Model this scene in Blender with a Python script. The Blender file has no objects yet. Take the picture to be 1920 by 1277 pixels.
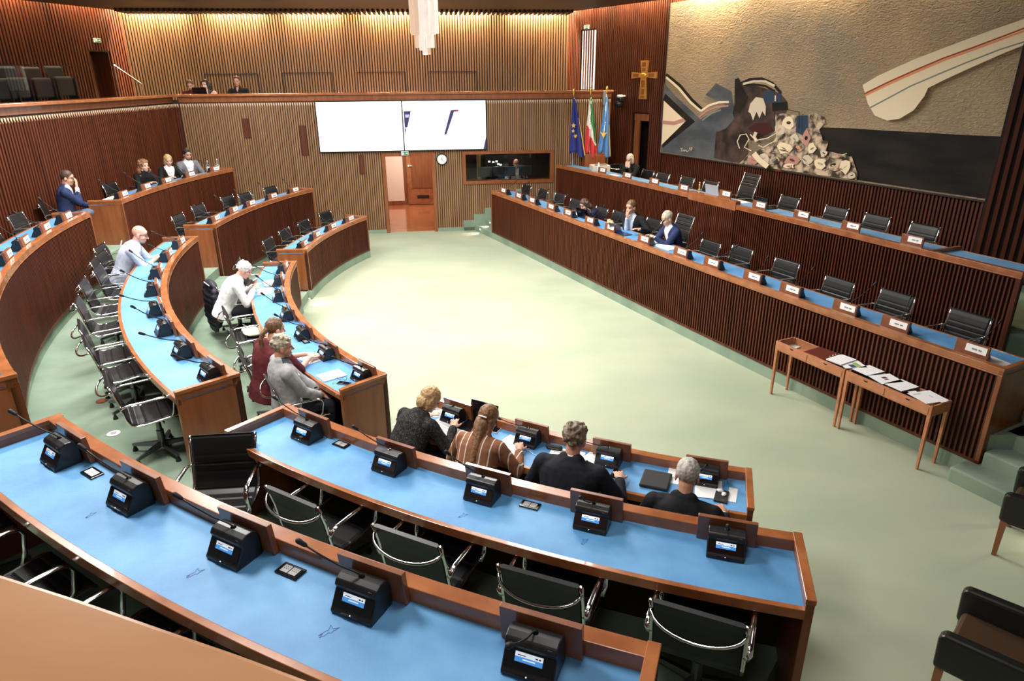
import bpy, math, random
import numpy as np
from mathutils import Vector, Matrix, noise
random.seed(7); rng=random.Random(11)
PI=math.pi; C=bpy.context.scene.collection
def V(*a): return Vector(a)
# ---------- camera model of the photograph (1920x1277) ----------
F=1265.0; PITCH=math.radians(21.36); ROLL=math.radians(-0.44); HC=4.0
_f=V(0,math.cos(PITCH),-math.sin(PITCH)); _u=V(0,math.sin(PITCH),math.cos(PITCH)); _r=V(1,0,0)
_R=_r*math.cos(ROLL)+_u*math.sin(ROLL); _U=-_r*math.sin(ROLL)+_u*math.cos(ROLL)
def ray(px,py): return _f+_R*((px-960)/F)-_U*((py-638.5)/F)
def at(px,py,z):
    d=ray(px,py); t=(z-HC)/d.z; return V(d.x*t,d.y*t,z)
def hit(px,py,p,n):            # where the sight line meets a vertical plane through p with normal n
    d=ray(px,py); c=V(0,0,HC); t=((p-c).dot(n))/d.dot(n); return c+d*t
# ---------- materials ----------
def mat(name,col,rough=.5,metal=0,spec=.5,emit=None,es=0,fn=None,coat=0,trans=0,alpha=1,sheen=0,srough=.5,stint=(1,1,1)):
    m=bpy.data.materials.new(name); m.use_nodes=True; nt=m.node_tree; b=nt.nodes['Principled BSDF']
    b.inputs['Base Color'].default_value=(*col,1); b.inputs['Roughness'].default_value=rough; b.inputs['Metallic'].default_value=metal
    b.inputs['Specular IOR Level'].default_value=spec; b.inputs['Coat Weight'].default_value=coat; b.inputs['Transmission Weight'].default_value=trans
    b.inputs['Alpha'].default_value=alpha; b.inputs['Sheen Weight'].default_value=sheen; b.inputs['Sheen Roughness'].default_value=srough; b.inputs['Sheen Tint'].default_value=(*stint,1)
    if emit: b.inputs['Emission Color'].default_value=(*emit,1); b.inputs['Emission Strength'].default_value=es
    if fn: fn(nt,b)
    return m
def noisy(c1,c2,scale=(5,5,5),detail=4,lo=.35,hi=.65,bump=0,bscale=None,obj=True):
    def fn(nt,b):
        N=nt.nodes.new; L=nt.links.new
        tc=N('ShaderNodeTexCoord'); mp=N('ShaderNodeMapping'); mp.inputs['Scale'].default_value=scale
        L(tc.outputs['Object'],mp.inputs['Vector'])
        nz=N('ShaderNodeTexNoise'); nz.inputs['Scale'].default_value=1; nz.inputs['Detail'].default_value=detail
        L(mp.outputs[0],nz.inputs['Vector'])
        cr=N('ShaderNodeValToRGB'); cr.color_ramp.elements[0].position=lo; cr.color_ramp.elements[1].position=hi
        cr.color_ramp.elements[0].color=(*c1,1); cr.color_ramp.elements[1].color=(*c2,1)
        L(nz.outputs['Fac'],cr.inputs[0]); L(cr.outputs[0],b.inputs['Base Color'])
        if bump:
            n2=N('ShaderNodeTexNoise'); n2.inputs['Scale'].default_value=bscale or 200; n2.inputs['Detail'].default_value=2
            L(tc.outputs['Object'],n2.inputs['Vector'])
            bp=N('ShaderNodeBump'); bp.inputs['Strength'].default_value=bump; bp.inputs['Distance'].default_value=.01
            L(n2.outputs['Fac'],bp.inputs['Height']); L(bp.outputs[0],b.inputs['Normal'])
    return fn
def wood(c1,c2,s=(3,3,.5)): return noisy(c1,c2,(s[0]*4,s[1]*4,s[2]*4),6,.3,.7)
M={}
M['slat']=mat('mahogany_slat',(.11,.03,.012),.48,fn=wood((.052,.0115,.0042),(.118,.029,.0105),(4,4,.25)),spec=.35)
M['slatback']=mat('slat_backing',(.02,.008,.005),.7)
M['pale']=mat('walnut_slat',(.33,.19,.095),.45,fn=wood((.21,.107,.048),(.36,.20,.095),(5,5,.2)))
M['paleback']=mat('walnut_backing',(.07,.032,.016),.7)
M['upper']=mat('walnut_upper_slat',(.27,.15,.07),.45,fn=wood((.15,.077,.036),(.26,.14,.07),(5,5,.2)))
M['upback']=mat('upper_backing',(.06,.027,.013),.7)
M['rim']=mat('polished_mahogany',(.33,.115,.04),.22,fn=wood((.26,.08,.026),(.40,.145,.052),(1.5,1.5,2)),coat=.35)
M['endp']=mat('mahogany_veneer',(.24,.075,.026),.3,fn=wood((.19,.055,.018),(.28,.095,.034),(3,3,.4)),coat=.2)
M['ledge']=mat('lacquered_ledge',(.40,.17,.075),.25,fn=wood((.50,.23,.105),(.62,.32,.16),(.8,3,1)),coat=.4)
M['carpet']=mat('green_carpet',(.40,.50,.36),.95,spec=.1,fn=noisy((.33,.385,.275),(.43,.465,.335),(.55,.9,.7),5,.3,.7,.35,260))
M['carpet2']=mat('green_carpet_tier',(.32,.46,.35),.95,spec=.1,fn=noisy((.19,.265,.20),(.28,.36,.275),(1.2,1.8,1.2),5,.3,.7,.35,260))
M['blue']=mat('blue_leather',(.075,.24,.60),.55,fn=noisy((.062,.225,.48),(.125,.355,.64),(2.6,2.6,2.6),8,.3,.7,.08,70),spec=.5,sheen=.60,srough=.22,stint=(.8,.93,1))
M['board']=mat('board_wood',(.22,.08,.035),.3,fn=wood((.17,.055,.024),(.27,.10,.045),(2,2,2)),coat=.3)
M['leather']=mat('black_leather',(.010,.010,.011),.38,spec=.32)
M['leather2']=mat('black_hide',(.012,.011,.010),.33,spec=.5)
M['chrome']=mat('chrome',(.82,.82,.83),.12,1)
M['alu']=mat('dark_aluminium',(.16,.16,.17),.3,.9)
M['black']=mat('black_plastic',(.012,.012,.013),.32)
M['dark']=mat('dark_gloss',(.006,.006,.008),.12)
M['rubber']=mat('black_rubber',(.01,.01,.01),.6)
M['white']=mat('white_card',(.85,.85,.84),.6)
M['paper']=mat('paper',(.83,.83,.82),.7)
M['ink']=mat('grey_ink',(.25,.25,.27),.7)
M['offw']=mat('offwhite_plaster',(.82,.66,.56),.8)
M['sign']=mat('sign_green',(.02,.16,.07),.4,emit=(.02,.3,.12),es=.25)
M['signw']=mat('sign_white',(.9,.95,.9),.4,emit=(.9,1,.92),es=.6)
M['grey']=mat('grey_plastic',(.33,.33,.33),.5)
M['gold']=mat('gold',(.75,.46,.13),.3,.85)
M['cherry']=mat('cherry_table',(.50,.20,.095),.35,fn=wood((.43,.16,.07),(.55,.23,.115),(2,2,2)),coat=.15)
M['parquet']=mat('parquet',(.42,.14,.045),.18,fn=wood((.33,.095,.03),(.50,.185,.065),(.8,2.5,1)),coat=.4)
M['glass']=mat('clear_glass',(1,1,1),.02,trans=1,spec=.5)
M['bottle']=mat('bottle_glass',(.9,1,.95),.03,trans=.9)
M['navy']=mat('navy_fabric',(.007,.008,.018),.6)
M['bag']=mat('black_bag',(.015,.014,.013),.7)
def pane_mat():
    m=bpy.data.materials.new('window_glass'); m.use_nodes=True; nt=m.node_tree; nt.nodes.clear()
    o=nt.nodes.new('ShaderNodeOutputMaterial'); t=nt.nodes.new('ShaderNodeBsdfTransparent'); g=nt.nodes.new('ShaderNodeBsdfGlossy'); x=nt.nodes.new('ShaderNodeMixShader')
    g.inputs['Roughness'].default_value=.02; x.inputs[0].default_value=.02; t.inputs[0].default_value=(.93,.95,.94,1)
    nt.links.new(t.outputs[0],x.inputs[1]); nt.links.new(g.outputs[0],x.inputs[2]); nt.links.new(x.outputs[0],o.inputs[0]); return m
M['pane']=pane_mat(); M['cut']=mat('lit_slat_top',(.62,.44,.29),.6)  # light caught by the slat tops, put into their colour
# ---------- mesh helpers ----------
class MB:
    def __init__(s): s.v=[]; s.f=[]; s.m=[]; s.k=0
    def mi(s,k): s.k=k; return s
    def add(s,vs,fs):
        b=len(s.v); s.v+= [tuple(p) for p in vs]
        for f in fs: s.f.append([b+i for i in f]); s.m.append(s.k)
        return s
    def hexa(s,p):  # 4 bottom then 4 top
        return s.add(p,[(3,2,1,0),(4,5,6,7),(0,1,5,4),(1,2,6,5),(2,3,7,6),(3,0,4,7)])
    def box(s,c,d,rz=0,mx=None):
        x,y,z=[q/2 for q in d]; ps=[V(a*x,b*y,e*z) for e in(-1,1) for a,b in((-1,-1),(1,-1),(1,1),(-1,1))]
        R=mx if mx is not None else Matrix.Rotation(rz,3,'Z'); c=Vector(c)
        return s.hexa([R@p+c for p in ps])
    def wedge(s,c,d,b=.004,rz=0): return s.box(c,d,rz)
    def prism(s,poly,z0,z1):
        n=len(poly); vs=[(p[0],p[1],z0) for p in poly]+[(p[0],p[1],z1) for p in poly]
        return s.add(vs,[list(range(n))[::-1],list(range(n,2*n))]+[(i,(i+1)%n,n+(i+1)%n,n+i) for i in range(n)])
    def ext(s,poly,x0,x1):  # polygon in (y,z) extruded along x
        n=len(poly); vs=[(x0,p[0],p[1]) for p in poly]+[(x1,p[0],p[1]) for p in poly]
        return s.add(vs,[list(range(n)),list(range(n,2*n))[::-1]]+[(i,n+i,n+(i+1)%n,(i+1)%n) for i in range(n)])
    def rings(s,rs,cap=True,closed=False):
        n=len(rs[0]); vs=[p for r in rs for p in r]; fs=[]; m=len(rs)
        for i in range(m if closed else m-1):
            j=(i+1)%m
            for k in range(n): fs.append((i*n+k,i*n+(k+1)%n,j*n+(k+1)%n,j*n+k))
        if cap and not closed: fs+= [list(range(n))[::-1],list(range((m-1)*n,m*n))]
        return s.add(vs,fs)
    def tube(s,path,r,n=8,flat=1.0,up=None,closed=False):
        path=[Vector(p) for p in path]; rs=[]; m=len(path); up=Vector(up) if up else None; last=None
        for i,p in enumerate(path):
            t=(path[(i+1)%m]-path[i-1]) if closed else path[min(i+1,m-1)]-path[max(i-1,0)]
            t.normalize(); a=up or last or (V(0,0,1) if abs(t.z)<.9 else V(1,0,0))
            u=t.cross(a).normalized(); w=u.cross(t).normalized(); last=w
            ri=r[i] if isinstance(r,(list,tuple)) else r
            rs.append([p+u*math.cos(2*PI*k/n)*ri+w*math.sin(2*PI*k/n)*ri*flat for k in range(n)])
        return s.rings(rs,True,closed)
    def lathe(s,prof,c=(0,0,0),n=16):
        c=Vector(c); return s.rings([[c+V(r*math.cos(2*PI*k/n),r*math.sin(2*PI*k/n),z) for k in range(n)] for r,z in prof])
    def ball(s,c,r,mx=None,n=12,m=8):
        c=Vector(c); r=r if isinstance(r,(tuple,list)) else (r,r,r); rs=[]
        for i in range(1,m):
            t=PI*i/m-PI/2; rs.append([V(r[0]*math.cos(t)*math.cos(2*PI*k/n),r[1]*math.cos(t)*math.sin(2*PI*k/n),r[2]*math.sin(t)) for k in range(n)])
        q=len(rs)*n; vs=[p for x in rs for p in x]+[V(0,0,-r[2]),V(0,0,r[2])]
        if mx is not None: vs=[mx@p for p in vs]
        fs=[(i*n+k,i*n+(k+1)%n,(i+1)*n+(k+1)%n,(i+1)*n+k) for i in range(len(rs)-1) for k in range(n)]
        fs+=[(q,(k+1)%n,k) for k in range(n)]+[(q+1,(len(rs)-1)*n+k,(len(rs)-1)*n+(k+1)%n) for k in range(n)]
        return s.add([p+c for p in vs],fs)
    def cap(s,p0,r0,p1,r1,n=12,flat=1,fx=None):
        p0=Vector(p0);p1=Vector(p1); t=p1-p0; L=t.length
        if L<1e-5: return s.ball(p0,r0)
        t/=L; a=Vector(fx) if fx else (V(0,0,1) if abs(t.z)<.8 else V(0,1,0)); u=t.cross(a).normalized(); w=u.cross(t).normalized(); rs=[]
        for q in (80,55,25): rs.append((p0-t*r0*math.sin(math.radians(q)),r0*math.cos(math.radians(q))))
        for k in range(5): rs.append((p0+t*L*k/4,r0+(r1-r0)*k/4))
        for q in (25,55,80): rs.append((p1+t*r1*math.sin(math.radians(q)),r1*math.cos(math.radians(q))))
        return s.rings([[c+u*math.cos(2*PI*k/n)*r+w*math.sin(2*PI*k/n)*r*flat for k in range(n)] for c,r in rs])
    def mesh(s,name,mats,smooth=False,org=None):
        me=bpy.data.meshes.new(name); vs=s.v if org is None else [(a-org[0],b-org[1],c-org[2]) for a,b,c in s.v]
        me.from_pydata(vs,[],s.f); me.update()
        for m in (mats if isinstance(mats,(list,tuple)) else [mats]): me.materials.append(m)
        if max(s.m or [0])>0: me.polygons.foreach_set('material_index',s.m)
        if smooth: me.polygons.foreach_set('use_smooth',[True]*len(me.polygons))
        return me
    def build(s,name,mats,parent=None,smooth=False,org=None,bevel=0,auto=0):
        me=s.mesh(name,mats,smooth or bool(auto),org)
        if auto: me.set_sharp_from_angle(angle=math.radians(auto))
        o=bpy.data.objects.new(name,me); C.objects.link(o)
        if parent is not None: o.parent=parent
        elif org is not None: o.location=org
        if bevel:
            b=o.modifiers.new('Bevel','BEVEL'); b.width=bevel; b.segments=2; b.limit_method='ANGLE'
        return o
def tag(o,label=None,cat=None,group=None,kind=None):
    for k,v in (('label',label),('category',cat),('group',group),('kind',kind)):
        if v: o[k]=v
    return o
def empty(name,loc,rz=0,label=None,cat=None,group=None):
    o=bpy.data.objects.new(name,None); C.objects.link(o); o.location=loc; o.rotation_euler=(0,0,rz); o.empty_display_size=.1
    return tag(o,label,cat,group)
def copy_tree(o,parent=None):
    c=o.copy(); C.objects.link(c)
    if parent is not None: c.parent=parent
    for ch in list(o.children): copy_tree(ch,c)
    return c
def struct(o): o['kind']='structure'; return o
def yaw(d): return math.atan2(-d.x,d.y)     # rotation that turns +y onto d
ORD=['first','second','third','fourth','fifth','sixth','seventh','eighth','ninth','tenth','eleventh','twelfth','thirteenth','fourteenth','fifteenth','sixteenth','seventeenth']
# paths: list of points with normals pointing away from the hall centre
def arc(cen,R,a0,a1,n=None):
    n=n or max(8,int(abs(a1-a0)/1.0)); P=[];Nn=[]
    for i in range(n+1):
        a=math.radians(a0+(a1-a0)*i/n); d=V(math.cos(a),math.sin(a),0); P.append(V(cen[0],cen[1],0)+d*R); Nn.append(d)
    return P,Nn
def poly_path(pts,n=40,deg=3,y0=None,y1=None,side=1):
    ys=np.array([p[1] for p in pts]); xs=np.array([p[0] for p in pts]); k=np.polyfit(ys,xs,deg); dk=np.polyder(k)
    y0=ys.max() if y0 is None else y0; y1=ys.min() if y1 is None else y1; P=[];Nn=[]
    for i in range(n+1):
        y=y0+(y1-y0)*i/n; P.append(V(float(np.polyval(k,y)),y,0)); t=V(float(np.polyval(dk,y)),1,0).normalized(); Nn.append(V(t.y,-t.x,0)*side)
    return P,Nn
def sweep(mb,path,prof,d0=0,rev=False):
    P,Nn=path; return mb.rings([[p+n*(d+d0)+V(0,0,z) for d,z in prof] for p,n in zip(P,Nn)])
def samples(path,pitch,start=0,end=0):
    P,Nn=path; L=[0]
    for a,b in zip(P,P[1:]): L.append(L[-1]+(b-a).length)
    tot=L[-1]; n=int((tot-start-end)/pitch); out=[]; j=0
    for i in range(n+1):
        s=start+(tot-start-end)*(i+.5)/(n+1)
        while j<len(L)-2 and L[j+1]<s: j+=1
        t=(s-L[j])/max(1e-6,L[j+1]-L[j]); out.append((P[j].lerp(P[j+1],t),Nn[j].lerp(Nn[j+1],t).normalized()))
    return out
def slats(mb,path,pitch,w,d,z0,z1,start=0,end=0,skip=None):
    for p,n in samples(path,pitch,start,end):
        t=V(-n.y,n.x,0)
        for a,b in ([(z0,z1)] if skip is None else skip(p,z0,z1)):
            q=[p+t*(w/2)*s-n*e for s,e in((-1,d),(1,d),(1,0),(-1,0))]
            mb.hexa([x+V(0,0,a) for x in q]+[x+V(0,0,b) for x in q])
# ---------- the setting ----------
FW=V(-3.5,18.47,0); FD=V(1,.12,0).normalized(); FN=V(-FD.y,FD.x,0)      # far wall: point, direction, normal away from the hall
RAIL=3.65
def fw(px,py,off=0): return hit(px,py,FW+FN*off,FN)
cornL=fw(333,176.5); cornL.z=0; cornR=FW+FD*6.25
def slat_wall(name,p0,p1,z0,z1,ops,ms,mb_,pitch=.058,w=.034,d=.035,away=None,thick=.08,zback=None):
    p0=Vector(p0);p1=Vector(p1);p0.z=p1.z=0; t=(p1-p0); L=t.length; t.normalize(); n=V(-t.y,t.x,0)
    if away is not None and n.dot(away)<0: n=-n
    m=MB(); zb=zback or z1
    def bx(a,b,c,e):
        if b-a<.001 or e-c<.001: return
        q=[p0+t*a,p0+t*b,p0+t*b+n*thick,p0+t*a+n*thick]; m.hexa([x+V(0,0,c) for x in q]+[x+V(0,0,e) for x in q])
    m.mi(1); cur=0
    for a,b,c,e in sorted(ops): bx(cur,a,z0,zb); bx(a,b,z0,c); bx(a,b,e,zb); cur=b
    bx(cur,L,z0,zb)
    def skip(p,a,b):
        s=(p-p0).dot(t)
        for x0,x1,c,e in ops:
            if x0-.03<s<x1+.03: return [q for q in ((a,c-.03),(e+.03,b)) if q[1]-q[0]>.02]
        return [(a,b)]
    m.mi(0); k=max(2,int(L/.5)); path=([p0+t*L*i/k for i in range(k+1)],[n]*(k+1)); slats(m,path,pitch,w,d,z0+.1*(z0<.05),z1,.01,.01,skip)
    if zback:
        m.mi(2)  # sloped wedges on the slat tops, coloured as if lit from above
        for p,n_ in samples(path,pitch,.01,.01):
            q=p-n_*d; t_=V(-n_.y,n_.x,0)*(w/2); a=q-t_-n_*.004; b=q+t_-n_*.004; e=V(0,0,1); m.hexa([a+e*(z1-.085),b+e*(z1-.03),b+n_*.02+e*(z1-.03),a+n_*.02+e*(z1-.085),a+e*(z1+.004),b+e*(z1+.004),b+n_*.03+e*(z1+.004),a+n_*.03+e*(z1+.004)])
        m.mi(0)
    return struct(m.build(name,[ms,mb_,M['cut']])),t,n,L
def s_of(P): return (V(P.x,P.y,0)-cornL).dot(FD)
dL,dR=s_of(fw(722,300)),s_of(fw(809,300)); bL,bR=s_of(fw(873,310)),s_of(fw(1031,310)); bz0,bz1=1.36,2.06
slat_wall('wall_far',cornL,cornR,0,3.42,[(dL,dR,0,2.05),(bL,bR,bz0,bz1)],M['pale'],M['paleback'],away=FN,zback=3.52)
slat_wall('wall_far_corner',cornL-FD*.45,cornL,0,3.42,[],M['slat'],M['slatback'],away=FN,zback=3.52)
def fpt(s,z=0,off=0): p=cornL+FD*s+FN*off; return V(p.x,p.y,z)
def fbox(mb,s0,s1,z0,z1,o0,o1):
    q=[fpt(s0,0,o0),fpt(s1,0,o0),fpt(s1,0,o1),fpt(s0,0,o1)]; mb.hexa([x+V(0,0,z0) for x in q]+[x+V(0,0,z1) for x in q])
# baseboard upturned carpet, fascia and rail of the gallery
Lf=(cornR-cornL).length
m=MB(); fbox(m,0,dL-.08,0,.1,-.05,.02); fbox(m,dR+.08,Lf,0,.1,-.05,.02); struct(m.build('baseboard_far',M['carpet2']))
lw0=V(cornL.x,cornL.y,0); lw1=V(-8.2,11.2,0); lw2=V(-7.6,1.2,0)
sh=V(-.16,0,0)
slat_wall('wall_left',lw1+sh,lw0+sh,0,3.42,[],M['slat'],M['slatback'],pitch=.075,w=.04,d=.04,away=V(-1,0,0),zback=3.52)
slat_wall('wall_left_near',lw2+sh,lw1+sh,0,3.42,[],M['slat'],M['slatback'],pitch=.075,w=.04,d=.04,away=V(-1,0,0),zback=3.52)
m=MB(); fbox(m,0,Lf,3.46,3.60,-.02,.3); 
for a,b in((lw1,lw0),(lw2,lw1)):
    q=[a+sh*.85,b+sh*.85,b+sh*2.5,a+sh*2.5]; m.hexa([x+V(0,0,3.46) for x in q]+[x+V(0,0,3.60) for x in q])
struct(m.build('trim_gallery_fascia',M['endp']))
m=MB(); fbox(m,-.12,Lf+.05,3.59,RAIL,-.07,.25)
for a,b in((lw1,lw0),(lw2,lw1)):
    q=[a+V(.0,0,0),b+V(.0,0,0),b+V(-.4,0,0),a+V(-.4,0,0)]; m.hexa([x+V(0,0,3.59) for x in q]+[x+V(0,0,RAIL) for x in q])
o=struct(m.build('trim_gallery_rail',M['rim'],bevel=.01))
# gallery floor behind the rail
GO=2.4; gl=hit(207,22,FW+FN*GO,FN); gl2=hit(268,178,FW+FN*GO,FN); gc=V((gl.x+gl2.x)/2,(gl.y+gl2.y)/2,0); gr=hit(1064,90,FW+FN*GO,FN); gr.z=0
GZ=2.62
struct(MB().prism([cornL+FN*.06+V(-.5,0,0),cornR+FN*.06,gr+FN*.3,gc+FN*.3,V(-10.9,2,0),V(-8.6,2,0),V(-8.75,11.2,0)],GZ-.2,GZ).build('floor_gallery',M['carpet2']))
def goff(px,py): return hit(px,py,FW+FN*GO,FN)
ops=[]
slat_wall('wall_gallery_far',gc-FD*.15,gr+FD*.1,GZ,6.3,[],M['upper'],M['upback'],pitch=.075,w=.042,d=.04,away=FN)
# outlines of flush doors in the gallery wall
for k,(xa,ya,xb,yb) in enumerate(((385,139,484,138),(530,137,622,136),(669,135.5,760,135),(803,134.5,893,134))):
    a=goff(xa,ya);b=goff(xb,yb); m=MB()
    for p,q,w in ((a,b,.0),):
        f=-FN*.043; g=FD*.012
        m.hexa([a+f-V(0,0,.01),b+f-V(0,0,.01),b-V(0,0,.01),a-V(0,0,.01),a+f+V(0,0,.01),b+f+V(0,0,.01),b+V(0,0,.01),a+V(0,0,.01)])
        for e in(a,b):
            e0=V(e.x,e.y,GZ); m.hexa([e0-g+f,e0+g+f,e0+g,e0-g,e-g+f,e+g+f,e+g,e-g])
    struct(m.build('trim_%d'%(k+1),M['slatback']))
# left gallery wall
gtop=5.66; gw1=at(0,0,gtop+.02); gw1.z=0; gdir=(gw1-gc).normalized(); gw2=gc+gdir*17
ex0,ex1=[(hit(px,100,gc,V(gdir.y,-gdir.x,0))-gc).dot(gdir) for px in (204,167)]
ex0=max(.12,ex0)
slat_wall('wall_gallery_left',gc,gw2,GZ,6.3,[(ex0,ex1,GZ,4.68)],M['slat'],M['slatback'],pitch=.085,w=.048,d=.045,away=V(-1,0,0))
gn=V(-gdir.y,gdir.x,0); gn=gn if gn.x<0 else -gn
q=[gc+gdir*ex0+gn*.55,gc+gdir*ex1+gn*.55,gc+gdir*ex1+gn*.6,gc+gdir*ex0+gn*.6]
m=MB(); m.hexa([x+V(0,0,GZ) for x in q]+[x+V(0,0,4.7) for x in q])
for e in(ex0,ex1):
    a=gc+gdir*e; t=gdir*.02; q=[a-t,a+t,a+t+gn*.6,a-t+gn*.6]; m.hexa([x+V(0,0,GZ) for x in q]+[x+V(0,0,4.7) for x in q])
struct(m.build('door_1',M['slat']))
# painting wall (diagonal) : polyline behind the upper bench
PZ=2.15; PL=at(1239.7,285.5,PZ); PR=at(1849,375.8,PZ); PL.z=PR.z=0
WD=(PR-PL).normalized(); WN=V(-WD.y,WD.x,0); WN=WN if WN.x>0 else -WN
wc=V(cornR.x,cornR.y,0)
w0=gr+FN*.05
# cross wall from the gallery corner to the painting
cw0=V(w0.x,w0.y,0); cw1=PL+WN*.06; CWD=(cw1-cw0).normalized(); CWN=V(-CWD.y,CWD.x,0); CWN=CWN if CWN.x>0 else -CWN
def cw(px,py): return hit(px,py,cw0,CWN)
def cs(px,py): return (cw(px,py)-cw0).dot(CWD)
sl0,sl1=cs(1091,100),cs(1117,100); dd0,dd1=cs(1187,240),cs(1216,240); dz=cw(1200,213).z
slz0,slz1=RAIL,cw(1104,57).z
slat_wall('wall_cross',cw0,cw1,0,6.3,[(sl0,sl1,slz0,slz1),(dd0,dd1,0,dz)],M['slat'],M['slatback'],pitch=.075,w=.045,d=.045,away=CWN)
e2=PR+WN*.06
slat_wall('wall_right',cw1,e2+WD*.6,0,6.3,[],M['slat'],M['slatback'],pitch=.068,w=.036,d=.04,away=WN)
e3=e2+WD*.15-WN*.35; e4=e3+V(3.5,-2.6,0)
slat_wall('wall_right_return',e3,e4,0,6.3,[],M['slat'],M['slatback'],pitch=.11,w=.055,d=.05,away=V(.6,.8,0))
# slit window with daylight behind vertical slats
m=MB(); q=[cw0+CWD*sl0,cw0+CWD*sl1]; a,b=q
m.hexa([x+V(0,0,slz0) for x in (a+CWN*.01,b+CWN*.01,b+CWN*.05,a+CWN*.05)]+[x+V(0,0,slz1) for x in (a+CWN*.01,b+CWN*.01,b+CWN*.05,a+CWN*.05)])
m.mi(1)
for i in range(6):
    c=a.lerp(b,(i+.3)/6); t=CWD*.026; 
    if i: m.hexa([x+V(0,0,slz0) for x in (c-t-CWN*.045,c+t-CWN*.045,c+t-CWN*.03,c-t-CWN*.03)]+[x+V(0,0,slz1) for x in (c-t-CWN*.045,c+t-CWN*.045,c+t-CWN*.03,c-t-CWN*.03)])
struct(m.build('window_1',[mat('daylight_pane',(.9,.9,.9),.5,emit=(1,.98,.97),es=1.15),M['slat']]))
# dark doorway in the cross wall: recess, lintel and half-open leaf
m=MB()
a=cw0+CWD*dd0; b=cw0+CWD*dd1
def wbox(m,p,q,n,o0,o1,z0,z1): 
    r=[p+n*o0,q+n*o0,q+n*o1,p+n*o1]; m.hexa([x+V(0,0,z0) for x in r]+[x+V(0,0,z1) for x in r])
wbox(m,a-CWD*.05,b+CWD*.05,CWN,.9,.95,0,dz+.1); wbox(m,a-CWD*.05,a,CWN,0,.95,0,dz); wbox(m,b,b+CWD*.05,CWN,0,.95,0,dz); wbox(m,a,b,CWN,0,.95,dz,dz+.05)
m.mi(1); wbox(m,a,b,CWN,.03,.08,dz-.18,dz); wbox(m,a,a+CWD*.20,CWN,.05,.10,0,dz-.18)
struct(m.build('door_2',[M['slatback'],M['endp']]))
# floor, corridor, platforms
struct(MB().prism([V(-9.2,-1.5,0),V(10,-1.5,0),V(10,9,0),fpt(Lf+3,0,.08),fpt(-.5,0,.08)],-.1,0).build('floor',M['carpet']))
m=MB(); cp=[fpt(dL-1.6,0,.08),fpt(dR+.45,0,.08),fpt(dR+.45,0,5),fpt(dL-1.6,0,5)]; m.prism(cp,-.1,.0)
struct(m.build('floor_corridor',M['parquet']))
yb=4.35; xs=s_of(hit(757,340,FW+FN*yb,FN))
m=MB(); fbox(m,dL-1.6,xs,.0,2.7,yb,yb+.1); fbox(m,dL-1.62,dL-1.5,0,2.7,.1,yb); m.mi(1); fbox(m,xs,dR+.45,0,2.7,yb,yb+.1); fbox(m,dL-1.6,xs,0,.14,yb-.03,yb)
fbox(m,dR+.38,dR+.45,0,2.7,.1,yb); struct(m.build('wall_corridor',[M['offw'],M['endp']]))
struct(MB().prism(cp,2.7,2.8).build('ceiling_corridor',M['offw']))
g0,g1=xs+.12,xs+1.12
dr=empty('corridor_door',fpt((g0+g1)/2,0,yb-.02)); struct(dr); dr.name='door_3'
def fpart(name,mt,parent,boxes,**k):
    m=MB()
    for b in boxes: fbox(m,*b)
    return m.build(name,mt,parent,org=parent.location,**k)
fpart('door_leaf',M['rim'],dr,[(g0,g1,.02,2.25,yb-.06,yb-.02)])
fpart('door_panel',M['endp'],dr,[(g0+.14,g1-.14,.55,2.1,yb-.075,yb-.06)])
fpart('door_vent',M['slatback'],dr,[(g0+.3,g1-.3,.22,.32,yb-.075,yb-.06)])
fpart('door_handle',M['chrome'],dr,[(g0+.04,g0+.18,1.28,1.31,yb-.11,yb-.08),(g0+.05,g0+.08,1.26,1.33,yb-.09,yb-.06)])
# frame of the doorway in the far wall
m=MB(); fbox(m,dL-.09,dL,0,2.14,-.05,.14); fbox(m,dR,dR+.09,0,2.14,-.05,.14); fbox(m,dL,dR,2.05,2.14,-.05,.14); struct(m.build('trim_doorway',M['endp']))
# operator booth behind the window
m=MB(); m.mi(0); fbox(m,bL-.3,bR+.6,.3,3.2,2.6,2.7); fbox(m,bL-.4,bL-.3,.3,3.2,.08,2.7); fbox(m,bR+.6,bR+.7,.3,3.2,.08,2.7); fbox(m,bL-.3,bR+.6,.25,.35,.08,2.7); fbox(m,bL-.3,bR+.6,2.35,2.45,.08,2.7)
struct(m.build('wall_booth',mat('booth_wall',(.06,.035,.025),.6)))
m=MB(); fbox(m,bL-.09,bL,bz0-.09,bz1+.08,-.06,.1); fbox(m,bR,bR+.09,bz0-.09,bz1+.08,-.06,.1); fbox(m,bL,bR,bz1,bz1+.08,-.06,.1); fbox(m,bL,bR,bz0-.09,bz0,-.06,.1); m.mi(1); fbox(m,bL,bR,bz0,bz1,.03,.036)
struct(m.build('window_2',[M['endp'],M['pane']]))
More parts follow.
